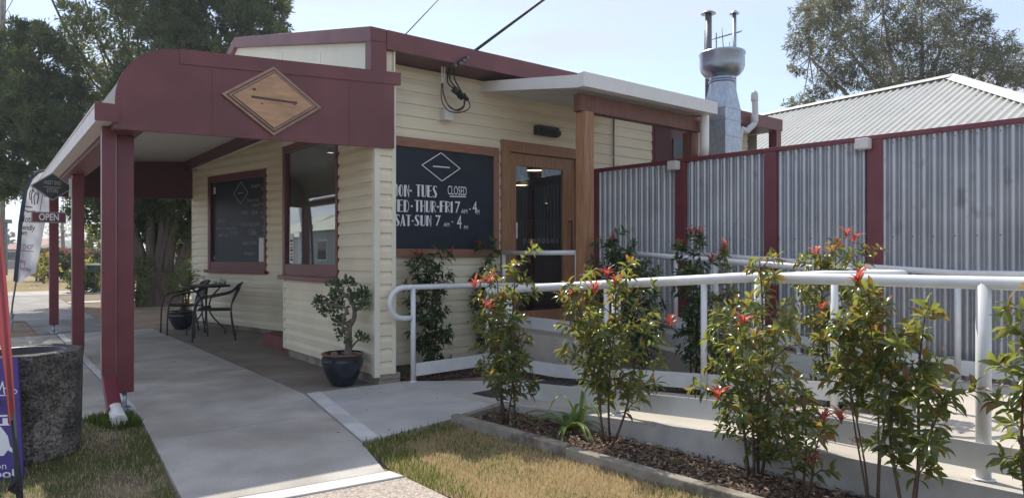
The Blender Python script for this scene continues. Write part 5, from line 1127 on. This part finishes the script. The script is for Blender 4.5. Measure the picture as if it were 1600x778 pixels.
# ------------------------------------------------------------------ trees
def px_r(r, D): return r / F * D
def tufts(lv, c, R, n, rg, l0, l1, w, per, up=.5, squash=1.0, inner=.35, droop=0.0):
    """n tufts of leaves spread through a clump (mostly near its skin)"""
    for i in range(n):
        d = rg.normal(0, 1, 3); d /= np.linalg.norm(d) + 1e-9; rad = R * (inner + (1 - inner) * rg.random() ** .45) * (1 + .18 * rg.normal())
        p = np.array(c) + d * rad * np.array([1, 1, squash]); dd = rg.normal(0, .6, (per, 3)) + d * .9 + np.array([0, 0, up - droop]); q = rg.normal(0, 1, (per, 3)); o = rg.normal(0, .09 * max(.6, R / 1.2), (per, 3))
        lv[0].append(p + o); lv[1].append(dd); lv[2].append(q); lv[3].append(rg.uniform(l0, l1, per)); lv[4].append(np.full(per, w) * rg.uniform(.7, 1.2, per))
def fol(lv, name, m, t, tmpl=T_RHOMB):
    a = [np.concatenate(x) for x in lv]; vs, fs = leaves(*a, tmpl); return raw(vs, fs, name, m, t, smooth=False)
def tree(name, label, base, trunks, clumps, seed, m, m2=None, l=(.10, .24), w=.06, dens=34, per=14, bark="bark", light=.12, cat="tree", squash=.95, up=.5, droop=0.0, inner=.35, twigs=0, group=None, sub=0):
    """trunks: list of (points, r0, r1); clumps: list of (centre, radius)"""
    rg = np.random.default_rng(seed); base = Vector(base); t = thing(name, label, cat, base, group); tb = MB()
    for pts, r0, r1 in trunks:
        pp = bez(pts) if len(pts) > 2 else [Vector(q) for q in pts]; n = len(pp); tb.tube(pp, [r0 + (r1 - r0) * (k / (n - 1)) ** .8 for k in range(n)], 10)
    part(tb, "trunk", bark, t)
    lv = [[], [], [], [], []]; l2 = [[], [], [], [], []]; lim = MB()
    ends = [(Vector(p[-1]), r1) for p, r0, r1 in trunks] + [(Vector(p[len(p) // 2]), r1) for p, r0, r1 in trunks]
    for c, R_ in clumps:
        c = Vector(c); e, r1 = min(ends, key=lambda q: (q[0] - c).length); md = (e + c) / 2 + Z * (-.12 * (c - e).length)
        lim.tube(bez([e, md, c]), [max(.015, r1 * .8) * (1 - .7 * k / 12) for k in range(13)], 6)
        for k in range(twigs):
            d = Vector(rg.normal(0, 1, 3)).normalized(); lim.tube([c, c + d * R_ * .5 + Z * .03, c + d * R_ * 1.05], [.016, .010, .004], 4, cap=False)
        n = int(dens * R_ * R_)
        if sub:
            ns_ = max(3, int(sub * R_ * R_)); kk = max(3, int(n / ns_))
            for q in range(ns_):
                d = rg.normal(0, 1, 3); d /= np.linalg.norm(d); rs = R_ * rg.uniform(.22, .38); cc = np.array(c) + d * (R_ - rs * .6) * rg.uniform(.55, 1.08) * np.array([1, 1, squash])
                tufts(lv, cc, rs, kk, rg, l[0], l[1], w, per, up, .9, .25, droop)
                if m2 and d[2] > .1 and rg.random() < .6: tufts(l2, cc + np.array([0, 0, rs * .45]), rs * .75, max(1, int(kk * light * 2)), rg, l[0] * .8, l[1] * .8, w, per, up + .3, .6, .4, droop)  # paler tufts on clump tops put sunlit tips into the leaf colour
            tufts(lv, c, R_ * .7, int(n * .25), rg, l[0], l[1], w, per, up, squash, .2, droop); continue
        tufts(lv, c, R_, int(n * (1 - light)), rg, l[0], l[1], w, per, up, squash, inner, droop)
        if m2: tufts(l2, c, R_ * 1.04, int(n * light), rg, l[0], l[1], w, per, up + .3, squash, .75, droop)
    part(lim, "limbs", bark, t); fol(lv, "crown", m, t)
    if m2 and l2[0]: fol(l2, "light_tufts", m2, t)
    return t
DT = 17.5
def tp(px, py, D=DT): return PX(px, py, D)
tb_ = Vector((tp(246, 400, 18.0).x, 18.0, 0))
stems = []
for i, (x1, y1, x2, y2, x3, y3) in enumerate(((228, 440, 215, 380, 190, 300), (238, 440, 236, 370, 240, 200), (250, 440, 252, 380, 280, 180), (262, 440, 270, 375, 320, 190), (272, 440, 290, 390, 345, 290), (245, 445, 262, 370, 265, 250), (225, 450, 208, 400, 180, 360))):
    stems.append(([Vector((tb_.x + (i - 3) * .08, 18.0 + .1 * (i % 3), 0)), tp(x1, y1, 17.9), tp(x2, y2, 17.8), tp(x3, y3, 17.6 + .3 * (i % 2))], .26 - .02 * i, .07))
stems.append(([Vector((tb_.x, 18.05, -.05)), Vector((tb_.x, 18.05, .45)), Vector((tb_.x + .05, 18.05, .9))], .62, .42))
cl1 = [(320, 20, 95, 17.5), (390, 40, 55, 17.2), (420, 62, 36, 17.0), (360, -60, 120, 18), (270, 60, 75, 17.2), (250, -30, 95, 18), (300, 120, 80, 17.0), (225, 150, 62, 17.6), (170, 215, 70, 17.0), (235, 235, 70, 17.4), (290, 215, 80, 17.6), (120, 255, 60, 16.6), (200, 300, 62, 17.6), (275, 320, 70, 18.2), (160, 330, 48, 18), (235, 360, 40, 18.4), (330, 340, 60, 18.4), (432, 25, 30, 18), (395, -25, 58, 18), (310, 290, 60, 17.4), (230, 330, 60, 18.6), (285, 365, 45, 18.8), (260, 280, 70, 18.6), (340, 290, 55, 18.6), (140, 290, 50, 18.6), (150, -170, 105, 21), (245, -160, 115, 21), (330, -150, 120, 20), (80, -190, 95, 22), (200, -90, 70, 20.5), (10, -170, 90, 21)]
tree("spreading_tree", "huge dark fine leaved tree behind the awning, thick clustered trunk and crown to the gable", tb_, stems, [(tp(x, y, D), px_r(r, D)) for x, y, r, D in cl1], 51, "conifer", "conifer_light", l=(.08, .18), w=.042, dens=230, per=16, light=.10, up=.35, sub=16)
lb = Vector((tp(30, 400, 19).x, 19, 0))
cl2 = [(40, 120, 62, 16.5), (80, 95, 45, 16.3), (20, 70, 42, 17), (55, 175, 70, 16.4), (15, 215, 70, 16.8), (85, 210, 55, 16), (40, 265, 55, 16.8), (-20, 160, 80, 17.5), (-10, 285, 50, 17), (100, 140, 40, 16.6), (-40, 250, 60, 17.2), (30, 55, 26, 16.4), (75, 55, 22, 16.6)]
tree("spreading_tree", "dark dense tree over the feather flag, its crown cut by the picture edge", lb, [([Vector((tp(-70, 400, 18).x, 18, 0)), tp(-60, 330, 17.6), tp(-20, 250, 17.2), tp(20, 170, 16.8)], .28, .08), ([tp(-60, 330, 17.6), tp(10, 300, 17.2), tp(70, 230, 16.6)], .14, .05)], [(tp(x, y, D), px_r(r, D)) for x, y, r, D in cl2], 52, "conifer", "conifer_light", l=(.08, .18), w=.042, dens=240, per=16, light=.14, up=.35, sub=16)
cl3 = [(120, 60, 26, 19.5), (150, 40, 26, 19.5), (110, 20, 20, 19.5), (180, 75, 26, 19.5), (205, 30, 28, 19.5), (140, 110, 26, 19.6), (175, 130, 26, 19.6), (155, 160, 22, 19.5), (195, 5, 24, 19.5), (130, 150, 22, 19.5), (215, 100, 26, 19.6), (170, -10, 20, 19.5), (105, 85, 20, 19.3), (205, 160, 24, 19.6), (180, 190, 24, 19.4)]
tree("slender_tree", "thinner pale tree between two dark crowns, sky showing through its twigs", Vector((tp(190, 400, 19.8).x, 19.8, 0)), [([Vector((tp(190, 400, 19.8).x, 19.8, 0)), tp(190, 300, 19.7), tp(185, 170, 19.6), tp(150, 60, 19.5)], .10, .012), ([tp(188, 190, 19.6), tp(200, 110, 19.6), tp(200, 10, 19.5)], .04, .01), ([tp(186, 170, 19.6), tp(140, 120, 19.5), tp(112, 40, 19.5)], .035, .01)],
     [(tp(x, y, D), px_r(r, D)) for x, y, r, D in cl3], 53, "conifer_light", None, l=(.08, .17), w=.04, dens=520, per=12, inner=.1, twigs=2)
# gum tree behind the right-hand roof
DG = 27.0
cl4 = [(1265, 30, 30), (1300, 20, 34), (1250, 70, 24), (1290, 75, 30), (1330, 45, 36), (1340, 100, 40), (1300, 125, 30), (1275, 150, 18), (1375, 70, 42), (1400, 115, 40), (1370, 145, 32), (1415, 40, 36), (1450, 70, 40), (1480, 30, 38), (1510, 60, 36), (1500, 105, 34), (1460, 120, 32), (1540, 90, 30), (1565, 75, 28), (1590, 100, 28), (1560, 120, 30), (1600, 125, 24), (1530, 30, 20), (1440, -10, 34), (1500, -20, 34), (1320, -10, 34), (1380, -5, 34), (1248, 108, 10), (1237, 106, 8), (1262, 10, 18), (1250, 165, 14), (1420, 150, 26)]
gt_ = []
gb0 = Vector((tp(1420, 400, DG).x, DG, 0))
for (x1, y1, x2, y2, x3, y3) in ((1415, 250, 1380, 150, 1300, 50), (1420, 230, 1400, 130, 1380, 20), (1425, 220, 1450, 130, 1490, 30), (1428, 230, 1490, 150, 1560, 90), (1410, 240, 1340, 165, 1265, 90), (1430, 230, 1440, 120, 1440, 0)):
    gt_.append(([gb0, tp(x1, y1, DG), tp(x2, y2, DG + .3), tp(x3, y3, DG)], .22, .035))
tree("gum_tree", "tall open gum tree behind the corrugated roof, with gaps of sky in it", gb0, gt_, [(tp(x, y, DG + (i % 5 - 2) * .6), px_r(r, DG)) for i, (x, y, r) in enumerate(cl4)], 54, "gum", None, l=(.09, .19), w=.036, dens=260, per=14, bark="bark_pale", up=-.2, droop=.35, inner=.05, squash=.85, twigs=6)
tree("gum_tree", "low wispy tree at the end of the corrugated roof, below the gum", Vector((tp(1215, 400, 30).x, 30, 0)), [([Vector((tp(1215, 400, 30).x, 30, 0)), tp(1222, 250, 30), tp(1232, 175, 30)], .12, .03)], [(tp(x, y, 30), px_r(r, 30)) for x, y, r in ((1228, 172, 14), (1245, 160, 13), (1222, 184, 8), (1255, 176, 12))], 55, "gum", None, l=(.12, .24), w=.05, dens=120, per=9, bark="bark_pale", up=0, droop=.2, inner=.05)

# far garden, seen between the posts
def bush(name, label, base, clumps, seed, m, m2=None, l=(.06, .12), w=.05, dens=260, per=9, light=.1, cat="shrub", stem=True):
    base = Vector(base); rg = np.random.default_rng(seed); t = thing(name, label, cat, base); lv = [[], [], [], [], []]; l2 = [[], [], [], [], []]; sm = MB()
    for c, R_, sq in clumps:
        n = int(dens * R_ * R_); tufts(lv, c, R_, n, rg, l[0], l[1], w, per, .3, sq, .3); sm.tube([base + (Vector(c) - base) * .1, Vector(c)], [.03, .012], 6)
        if m2: tufts(l2, Vector(c) + Z * R_ * sq * .45, R_ * .75, int(n * light) + 2, rg, l[0], l[1], w, per, .6, sq * .7, .5)
    part(sm, "stem", "twig", t); fol(lv, "foliage", m, t)
    if m2: fol(l2, "new_leaves", m2, t)
DH = 34.0
bush("clipped_hedge", "long dark clipped hedge flushed orange red along its top", Vector((tp(115, 400, DH).x, DH, 0)), [(tp(x, 412 + (x % 3), DH + (x % 4) * .2), px_r(23, DH), .95) for x in range(62, 175, 13)] + [(tp(x, 418, DH + .4), px_r(23, DH), .95) for x in range(285, 345, 13)], 61, "hedge_leaf", "hedge_red", l=(.12, .26), w=.12, dens=90, per=10, light=.22, cat="hedge")
bush("golden_bush", "yellow green bush at the street end of the hedge", Vector((tp(68, 400, 30).x, 30, 0)), [(tp(62, 412, 30), px_r(16, 30), 1), (tp(72, 420, 30), px_r(16, 30), .9)], 62, "yellow_leaf", None, l=(.1, .2), w=.1, dens=110)
DB_ = 24.0
bush("round_bush", "round two tone bush beside the green letterbox", Vector((tp(128, 400, DB_).x, DB_, 0)), [(tp(120, 436, DB_), px_r(16, DB_), .9), (tp(136, 428, DB_), px_r(20, DB_), 1.0), (tp(148, 438, DB_), px_r(17, DB_), .9), (tp(132, 446, DB_), px_r(18, DB_), .7)], 63, "hedge_leaf", "yellow_leaf", l=(.08, .16), w=.08, dens=200, light=.25)
bush("low_shrub", "dark leafy shrub against the base of the big trunk", Vector((tp(215, 400, 17.0).x, 17.0, 0)), [(tp(214, 440, 17), px_r(22, 17), 1.1), (tp(222, 415, 17), px_r(18, 17), 1.0), (tp(212, 464, 17), px_r(16, 17), .8)], 64, "conifer", None, dens=420)
bush("yellow_shrub", "slim yellow flowering shrub showing behind the big trunk", Vector((tp(208, 400, 21).x, 21, 0)), [(tp(206, 385, 21), px_r(10, 21), 1.4), (tp(212, 400, 21), px_r(9, 21), 1.2)], 65, "yellow_leaf", None, dens=300)
bush("wall_shrub", "dark low shrub between the trunk and the far shop corner", Vector((tp(292, 400, 15.2).x, 15.2, 0)), [(tp(288, 440, 15.2), px_r(18, 15.2), 1.0), (tp(298, 425, 15.4), px_r(16, 15.4), 1.2), (tp(294, 462, 15.2), px_r(15, 15.2), .8)], 66, "conifer", None, dens=480)
tree("bare_tree", "hazy grey leafless looking tree beyond the hedge", Vector((tp(100, 400, 46).x, 46, 0)), [([Vector((tp(100, 400, 46).x, 46, 0)), tp(98, 370, 46), tp(95, 330, 46)], .18, .05)], [(tp(x, y, 46), px_r(r, 46)) for x, y, r in ((85, 345, 20), (110, 335, 22), (100, 365, 22), (75, 365, 18), (120, 360, 18))], 67, "bare_leaf", None, l=(.12, .3), w=.05, dens=36, per=7, bark="bark_pale", inner=.05, twigs=8)
tree("street_tree", "round mid green tree rising behind the hedge", Vector((tp(140, 400, 40).x, 40, 0)), [([Vector((tp(140, 400, 40).x, 40, 0)), tp(141, 380, 40), tp(140, 360, 40)], .2, .06)], [(tp(x, y, 40), px_r(r, 40)) for x, y, r in ((138, 368, 15), (152, 362, 16), (146, 385, 16), (130, 385, 12), (160, 378, 14))], 68, "conifer_light", "yellow_leaf", l=(.12, .3), w=.12, dens=70, per=10, light=.2)
tree("distant_tree", "pale hazy tree far down the street beside the pink walled house", Vector((tp(8, 400, 95).x, 95, 0)), [([Vector((tp(8, 400, 95).x, 95, 0)), tp(8, 385, 95), tp(9, 372, 95)], .3, .1)], [(tp(x, y, 95), px_r(r, 95)) for x, y, r in ((6, 370, 12), (16, 376, 10), (-4, 378, 12), (12, 388, 9))], 69, "far_leaf", None, l=(.4, .8), w=.3, dens=14, per=10)
# letterboxes, pole, street pole
def letterbox(base, h, w, label, m):
    t = thing("letterbox", label, "letterbox", base); part(MB().box(base + Z * h * .42, (.07, .07, h * .84)), "post", m, t)
    part(MB().box(base + Z * (h * .87), (w * .8, w * .8, h * .26)), "box", m, t, bevel=.01); part(MB().prism([base + Z * h + Vector((-w * .55, -w * .55, 0)), base + Z * h + Vector((w * .55, -w * .55, 0)), base + Z * h + Vector((w * .55, w * .55, 0)), base + Z * h + Vector((-w * .55, w * .55, 0))], Z * .05), "lid", "white_metal", t)
    part(MB().box(base + Z * (h * .9) + Vector((0, -w * .405, 0)), (w * .5, .01, .03)), "slot", "ink", t)
lbx = G(147, 457.5); letterbox(lbx, .98, .42, "dark green letterbox with a white lid on a thin post", "letterbox_green")
lb2 = G(57, 441); letterbox(lb2, 1.05, .5, "cream letterbox on a post beyond the feather flag", "letterbox_green")
sp = G(9, 430); t = thing("street_pole", "pale thin street pole with a lamp head far along the road", "pole", sp)
part(MB().tube([sp, Vector((sp.x, sp.y, PX(9, 345, sp.y).z))], .11, 8), "pole", "pipe_grey", t); part(MB().box(PX(6, 346, sp.y), (.9, .3, .25)), "lamp_head", "pipe_grey", t)
u0 = PX(4, 400, 40.0); u0.z = 0; t = thing("power_pole", "power pole with crossarm and wires against the sky behind the dark tree", "power pole", u0)
part(MB().tube([u0, PX(4, -60, 40)], .13, 8), "pole", "pole_wood", t); part(MB().box(PX(4, 36, 40), (1.4, .12, .12)), "crossarm", "pole_wood", t)
part(jn(MB().tube([PX(0, 36, 40), PX(26, -10, 38), PX(60, -90, 36)], .02, 4), MB().tube([PX(8, 36, 40), PX(10, -40, 38)], .02, 4), MB().tube([PX(-2, 36, 40), PX(-60, 60, 44)], .02, 4)), "wire", "cable", t)

# ------------------------------------------------------------------ houses
def house(label, o, ux, L, Wd, hw, hr, mw_, mr_, over=.4, name="house", windows=()):
    """plain hipped house: o corner, ux along the length"""
    uy = Z.cross(ux); t = thing(name, label, "house", o); wl_ = MB(); wl_.obox(o, ux * L, uy * Wd, Z * hw); part(wl_, "wall", mw_, t)
    a = [o + ux * -over + uy * -over, o + ux * (L + over) + uy * -over, o + ux * (L + over) + uy * (Wd + over), o + ux * -over + uy * (Wd + over)]; a = [p + Z * hw for p in a]; i = min(Wd, L) / 2
    r0, r1 = o + ux * i + uy * (Wd / 2) + Z * hr, o + ux * (L - i) + uy * (Wd / 2) + Z * hr
    rf_ = MB(); rf_.add(a + [r0, r1], [(0, 1, 5, 4), (1, 2, 5), (2, 3, 4, 5), (3, 0, 4), (3, 2, 1, 0)]); part(rf_, "roof", mr_, t)
    for (x, z_, w_, h_) in windows:
        f = part(MB().obox(o + ux * x - uy * .05 + Z * z_, ux * w_, uy * .06, Z * h_), "window", "white_metal", t); part(MB().obox(o + ux * (x + .08) - uy * .06 + Z * (z_ + .08), ux * (w_ - .16), uy * .012, Z * (h_ - .16)), "pane", "window_dark", f)
    return t
# corrugated roof house on the right
t = thing("neighbour_house", "neighbouring house with a pale corrugated hip roof above the fence", "house", Vector((9, 13, 0)))
RE = Vector((8.62, 13.25, 0)); RD = Vector((-.535, .845, 0)); RB = Vector((.845, .535, 0)); ez, rz_ = 2.85, 4.80; wdh = 3.6
def rp3(a, b, z): return RE + RD * a + RB * b + Z * z
wl_ = MB(); wl_.obox(rp3(-3.2, -3.2, 0), RD * 19, RB * 6.4, Z * 2.84); part(wl_, "wall", "house_white", t)
def corr_face(pf, n, amp, m, name):
    """corrugated roof plane: pf(i)-> (eave point, top point) sampled across the ribs"""
    vs = []
    for k in range(n + 1):
        e, tp_, nn_ = pf(k / n); w = math.sin(k * math.pi / 2) * amp; vs += [e + nn_ * w, tp_ + nn_ * w]
    mb = MB(); mb.add(vs, [(2 * k, 2 * k + 2, 2 * k + 3, 2 * k + 1) for k in range(n)], True); return part(mb, name, m, t)
slope = Vector((0, 0, 0)); nr = (rp3(0, -1, 0) - rp3(0, 0, 0)).normalized() * ((rz_ - ez)) + Z * wdh; nr.normalize()
def face_front(q):
    a = -wdh + q * (14.0 + wdh); top_b = 0.0 if a >= 0 else a; f = (wdh + top_b) / wdh
    return rp3(a, -wdh, ez), rp3(a, top_b, ez + (rz_ - ez) * f), nr
rface = corr_face(face_front, 480, .030, "roof_zinc", "roof")
nr2 = (-RD * (rz_ - ez) + Z * wdh).normalized()
def face_hip(q):
    b = -wdh + q * 2 * wdh; f = 1 - abs(b) / wdh; return rp3(-wdh, b, ez), rp3(-wdh + wdh * f, b, ez + (rz_ - ez) * f), nr2
corr_face(face_hip, 196, .030, "roof_zinc", "roof")
bk = MB(); bk.add([rp3(0, 0, rz_), rp3(14, 0, rz_), rp3(14, wdh, ez), rp3(-wdh, wdh, ez)], [(0, 1, 2, 3)]); part(bk, "roof", "roof_zinc", t)
def capstrip(a, b, w=.16):
    d = (b - a).normalized(); s_ = d.cross(Z).normalized(); mb = MB(); mb.add([a - s_ * w - Z * .055, a + Z * .035, a + s_ * w - Z * .055, b - s_ * w - Z * .055, b + Z * .035, b + s_ * w - Z * .055], [(0, 1, 4, 3), (1, 2, 5, 4)]); return mb
cp_ = part(jn(capstrip(rp3(0, 0, rz_ + .03), rp3(14, 0, rz_ + .03)), capstrip(rp3(0, 0, rz_ + .03), rp3(-wdh, -wdh, ez + .03)), capstrip(rp3(0, 0, rz_ + .03), rp3(-wdh, wdh, ez + .03))), "ridge_cap", "roof_cap", t)
ns = MB(); rr = random.Random(3)
for row in (.12, .36, .6, .84, .985):
    for k in range(70):
        a = -wdh + .12 + k * .245; 
        if a < -wdh * (1 - 0) + row * wdh: continue
        p = rp3(a, -wdh + row * wdh, ez + (rz_ - ez) * row) + nr * .018; ns.obox(p, RD * .014, RB * .014, Z * .008)
part(ns, "roof_screws", "pipe_grey", t)
part(jn(MB().obox(rp3(-wdh, -wdh - .1, ez - .10), RD * (14 + wdh), RB * .1, Z * .10)), "gutter", "white_metal", t)
house("second pale roof peeping over the ridge at the picture edge", Vector((19.5, 21, 0)), Vector((.9, -.43, 0)).normalized(), 14, 9, 3.6, 5.95, "house_white", "roof_zinc")
h1 = PX(-12, 400, 70); h1.z = 0; house("low pink walled house far along the street", h1, Vector((1, .05, 0)).normalized(), 8, 6, 2.0, 3.2, "wall_render", "tile_red", windows=((1.5, .8, 1.2, 1.0), (5, .8, 1.2, 1.0)))
h2 = PX(312, 400, 32); h2.z = 0; house("white house behind the big trunk, mostly hidden", h2 - Vector((2, 0, 0)), Vector((1, 0, 0)), 9, 7, 3.0, 4.6, "wall_render", "tile_red", windows=((1.2, 1.0, 1.3, 1.3), (3.2, 1.0, .9, 1.3)))
h3 = PX(60, 400, 52); h3.z = 0; house("small dark green shed roof above the hedge", h3, Vector((1, 0, 0)), 2.6, 3, 1.9, 2.55, "letterbox_green", "letterbox_green", name="shed")
# across the street, mirrored in the shop window
house("green walled house with pale roof across the road, mirrored in the bay window", Wp(30, -15), A, 12, 8, 3.0, 5.2, "house_green", "roof_green", windows=((2, 1, 1.6, 1.4), (7, 1, 1.6, 1.4)))
house("white house with pale roof further along across the road", Wp(47, -17), A, 12, 9, 2.8, 5.0, "house_white", "roof_green", windows=((2, 1, 1.6, 1.3), (7, 1, 1.6, 1.3)))
upb = Wp(13.2, -7.0); t = thing("power_pole", "stout timber power pole across the footpath, seen in the window reflection", "power pole", upb)
part(MB().tube([upb, upb + Z * 9 + A * .6], [.16, .11], 10), "pole", "pole_wood", t); part(MB().obox(upb + Z * 8.2 - B * 1.0, B * 2, A * .1, Z * .12), "crossarm", "pole_wood", t)
tree("street_tree", "leafy tree across the road, mirrored in the bay window", Wp(44, -22), [([Wp(44, -22), Wp(44, -22, 2.5), Wp(44, -22, 4)], .25, .1)], [(Wp(44 + x, -22 + y, z), r) for x, y, z, r in ((0, 0, 5.5, 2), (1.6, .5, 5, 1.5), (-1.8, 0, 5, 1.6), (0, 1.5, 4.6, 1.4), (.4, 0, 7, 1.4))], 71, "conifer", None, l=(.2, .4), w=.12, dens=20, per=10)

# ------------------------------------------------------------------ kitchen flue and pipes
FS = -.30; Wf = Wp(FS, 5.30); t = thing("exhaust_flue", "galvanised kitchen exhaust flue with a wide open bowl cowl", "flue", Wf)
Df = Wf.y; zz = lambda py: H + (HY - py) / F * Df
hw_ = .185
mb = MB(); mb.obox(Wp(FS - hw_, 5.30 - hw_), A * 2 * hw_, B * 2 * hw_, Z * zz(172)); part(mb, "duct", "galv", t, bevel=.004)
tr = MB(); z0, z1 = zz(172), zz(131); rn = .172; ring = []
for k in range(32):
    an = 2 * math.pi * k / 32; d = A * math.cos(an) + B * math.sin(an); m_ = max(abs(math.cos(an)), abs(math.sin(an))); ring.append((Wf + d * (hw_ / m_) + Z * z0, Wf + d * rn + Z * z1))
tr.add([p for q in ring for p in q], [(2 * k, 2 * ((k + 1) % 32), 2 * ((k + 1) % 32) + 1, 2 * k + 1) for k in range(32)], False); part(tr, "transition", "galv", t)
part(MB().lathe(Wf, [(.172, z1), (.19, z1 + .005), (.19, z1 + .03), (.172, z1 + .035), (.172, zz(122)), (.19, zz(121)), (.25, zz(118)), (.295, zz(112)), (.312, zz(106)), (.312, zz(88)), (.325, zz(86)), (.32, zz(84)), (.30, zz(85)), (.30, zz(105)), (.18, zz(112)), (.172, zz(120))], 40), "cowl", "galv_smooth", t)
sm_ = MB()
for z_ in (zz(172), zz(190), zz(215)): sm_.obox(Wp(FS - hw_ - .006, 5.30 - hw_ - .006, z_ - .012), A * (2 * hw_ + .012), B * (2 * hw_ + .012), Z * .016)
part(sm_, "seam_flange", "galv", t)
for px, r_, lab, D in ((1107, .052, "taller dark flue pipe with a conical cap behind the bowl cowl", 10.9), (1147.5, .032, "thin silver flue pipe with a conical cap behind the bowl cowl", 10.9)):
    b = PX(px, 180, D); t2 = thing("flue_pipe", lab, "flue pipe", b, "flue pipes on the shop roof"); zt = PX(px, 22, D).z
    part(MB().tube([b, Vector((b.x, b.y, zt))], r_, 14), "pipe", "pipe_grey" if r_ > .04 else "galv", t2)
    part(MB().lathe(Vector((b.x, b.y, zt)), [(r_ * 1.02, -.0), (r_ * 2.1 + .01, -.005), (r_ * 1.9, .015), (r_ * .6, .055), (.001, .065)], 18), "cap", "galv", t2)
b = PX(1119, 180, 11.2); t2 = thing("antenna", "spiky television antenna between the two flue pipes", "antenna", b)
am = MB(); am.tube([b, PX(1119, 52, 11.2)], .012, 6); am.tube([PX(1113, 62, 11.2), PX(1158, 50, 11.0)], .009, 5)
for k in range(9):
    c = PX(1116 + k * 4.8, 61 - k * 1.3, 11.2 - k * .02); am.tube([c - Vector((.03, .25, .06)), c + Vector((.03, .25, .06))], .006, 4)
am.tube([PX(1131, 85, 11.2), PX(1128, 44, 11.2)], .007, 5); am.tube([PX(1140, 90, 11.2), PX(1140, 66, 11.2)], .006, 5); am.tube([PX(1101, 120, 11.2), PX(1101, 48, 11.2)], .007, 5)
part(am, "aerial", "pipe_grey", t2)
vb = Wp(-.10, 6.44); Dv = vb.y; zv = lambda py: H + (HY - py) / F * Dv
t2 = thing("vent_pipe", "grey plastic vent pipe with a rounded cap and an offset bend", "vent pipe", vb)
part(MB().tube(bez([Wp(-.0, 6.16, 0), Wp(-.0, 6.16, zv(236)), Wp(-.06, 6.30, zv(206)), Wp(-.10, 6.44, zv(190)), Wp(-.10, 6.44, zv(150))]), .048, 14), "pipe", "pvc", t2)
part(MB().lathe(vb + Z * zv(152), [(.055, -.06), (.056, .0), (.05, .06), (.03, .09), (.001, .1)], 16), "cap", "pvc", t2)
part(MB().lathe(vb + Z * zv(186), [(.055, -.05), (.055, .05), (.048, .055)], 16), "collar", "pvc", t2)

# ------------------------------------------------------------------ air
hz = MB(); hz.box((-5, 40, 9.5), (300, 330, 21)); ho = single(hz, "haze", "cable", kind="stuff")
hm = bpy.data.materials.new("haze_air"); hm.use_nodes = True; hn_ = hm.node_tree; hn_.nodes.remove(hn_.nodes["Principled BSDF"])
pv = hn_.nodes.new("ShaderNodeVolumePrincipled"); pv.inputs["Color"].default_value = (0.82, 0.90, 1.0, 1); pv.inputs["Density"].default_value = 0.0013; pv.inputs["Anisotropy"].default_value = 0.45
hn_.links.new(pv.outputs[0], hn_.nodes["Material Output"].inputs["Volume"]); ho.data.materials[0] = hm
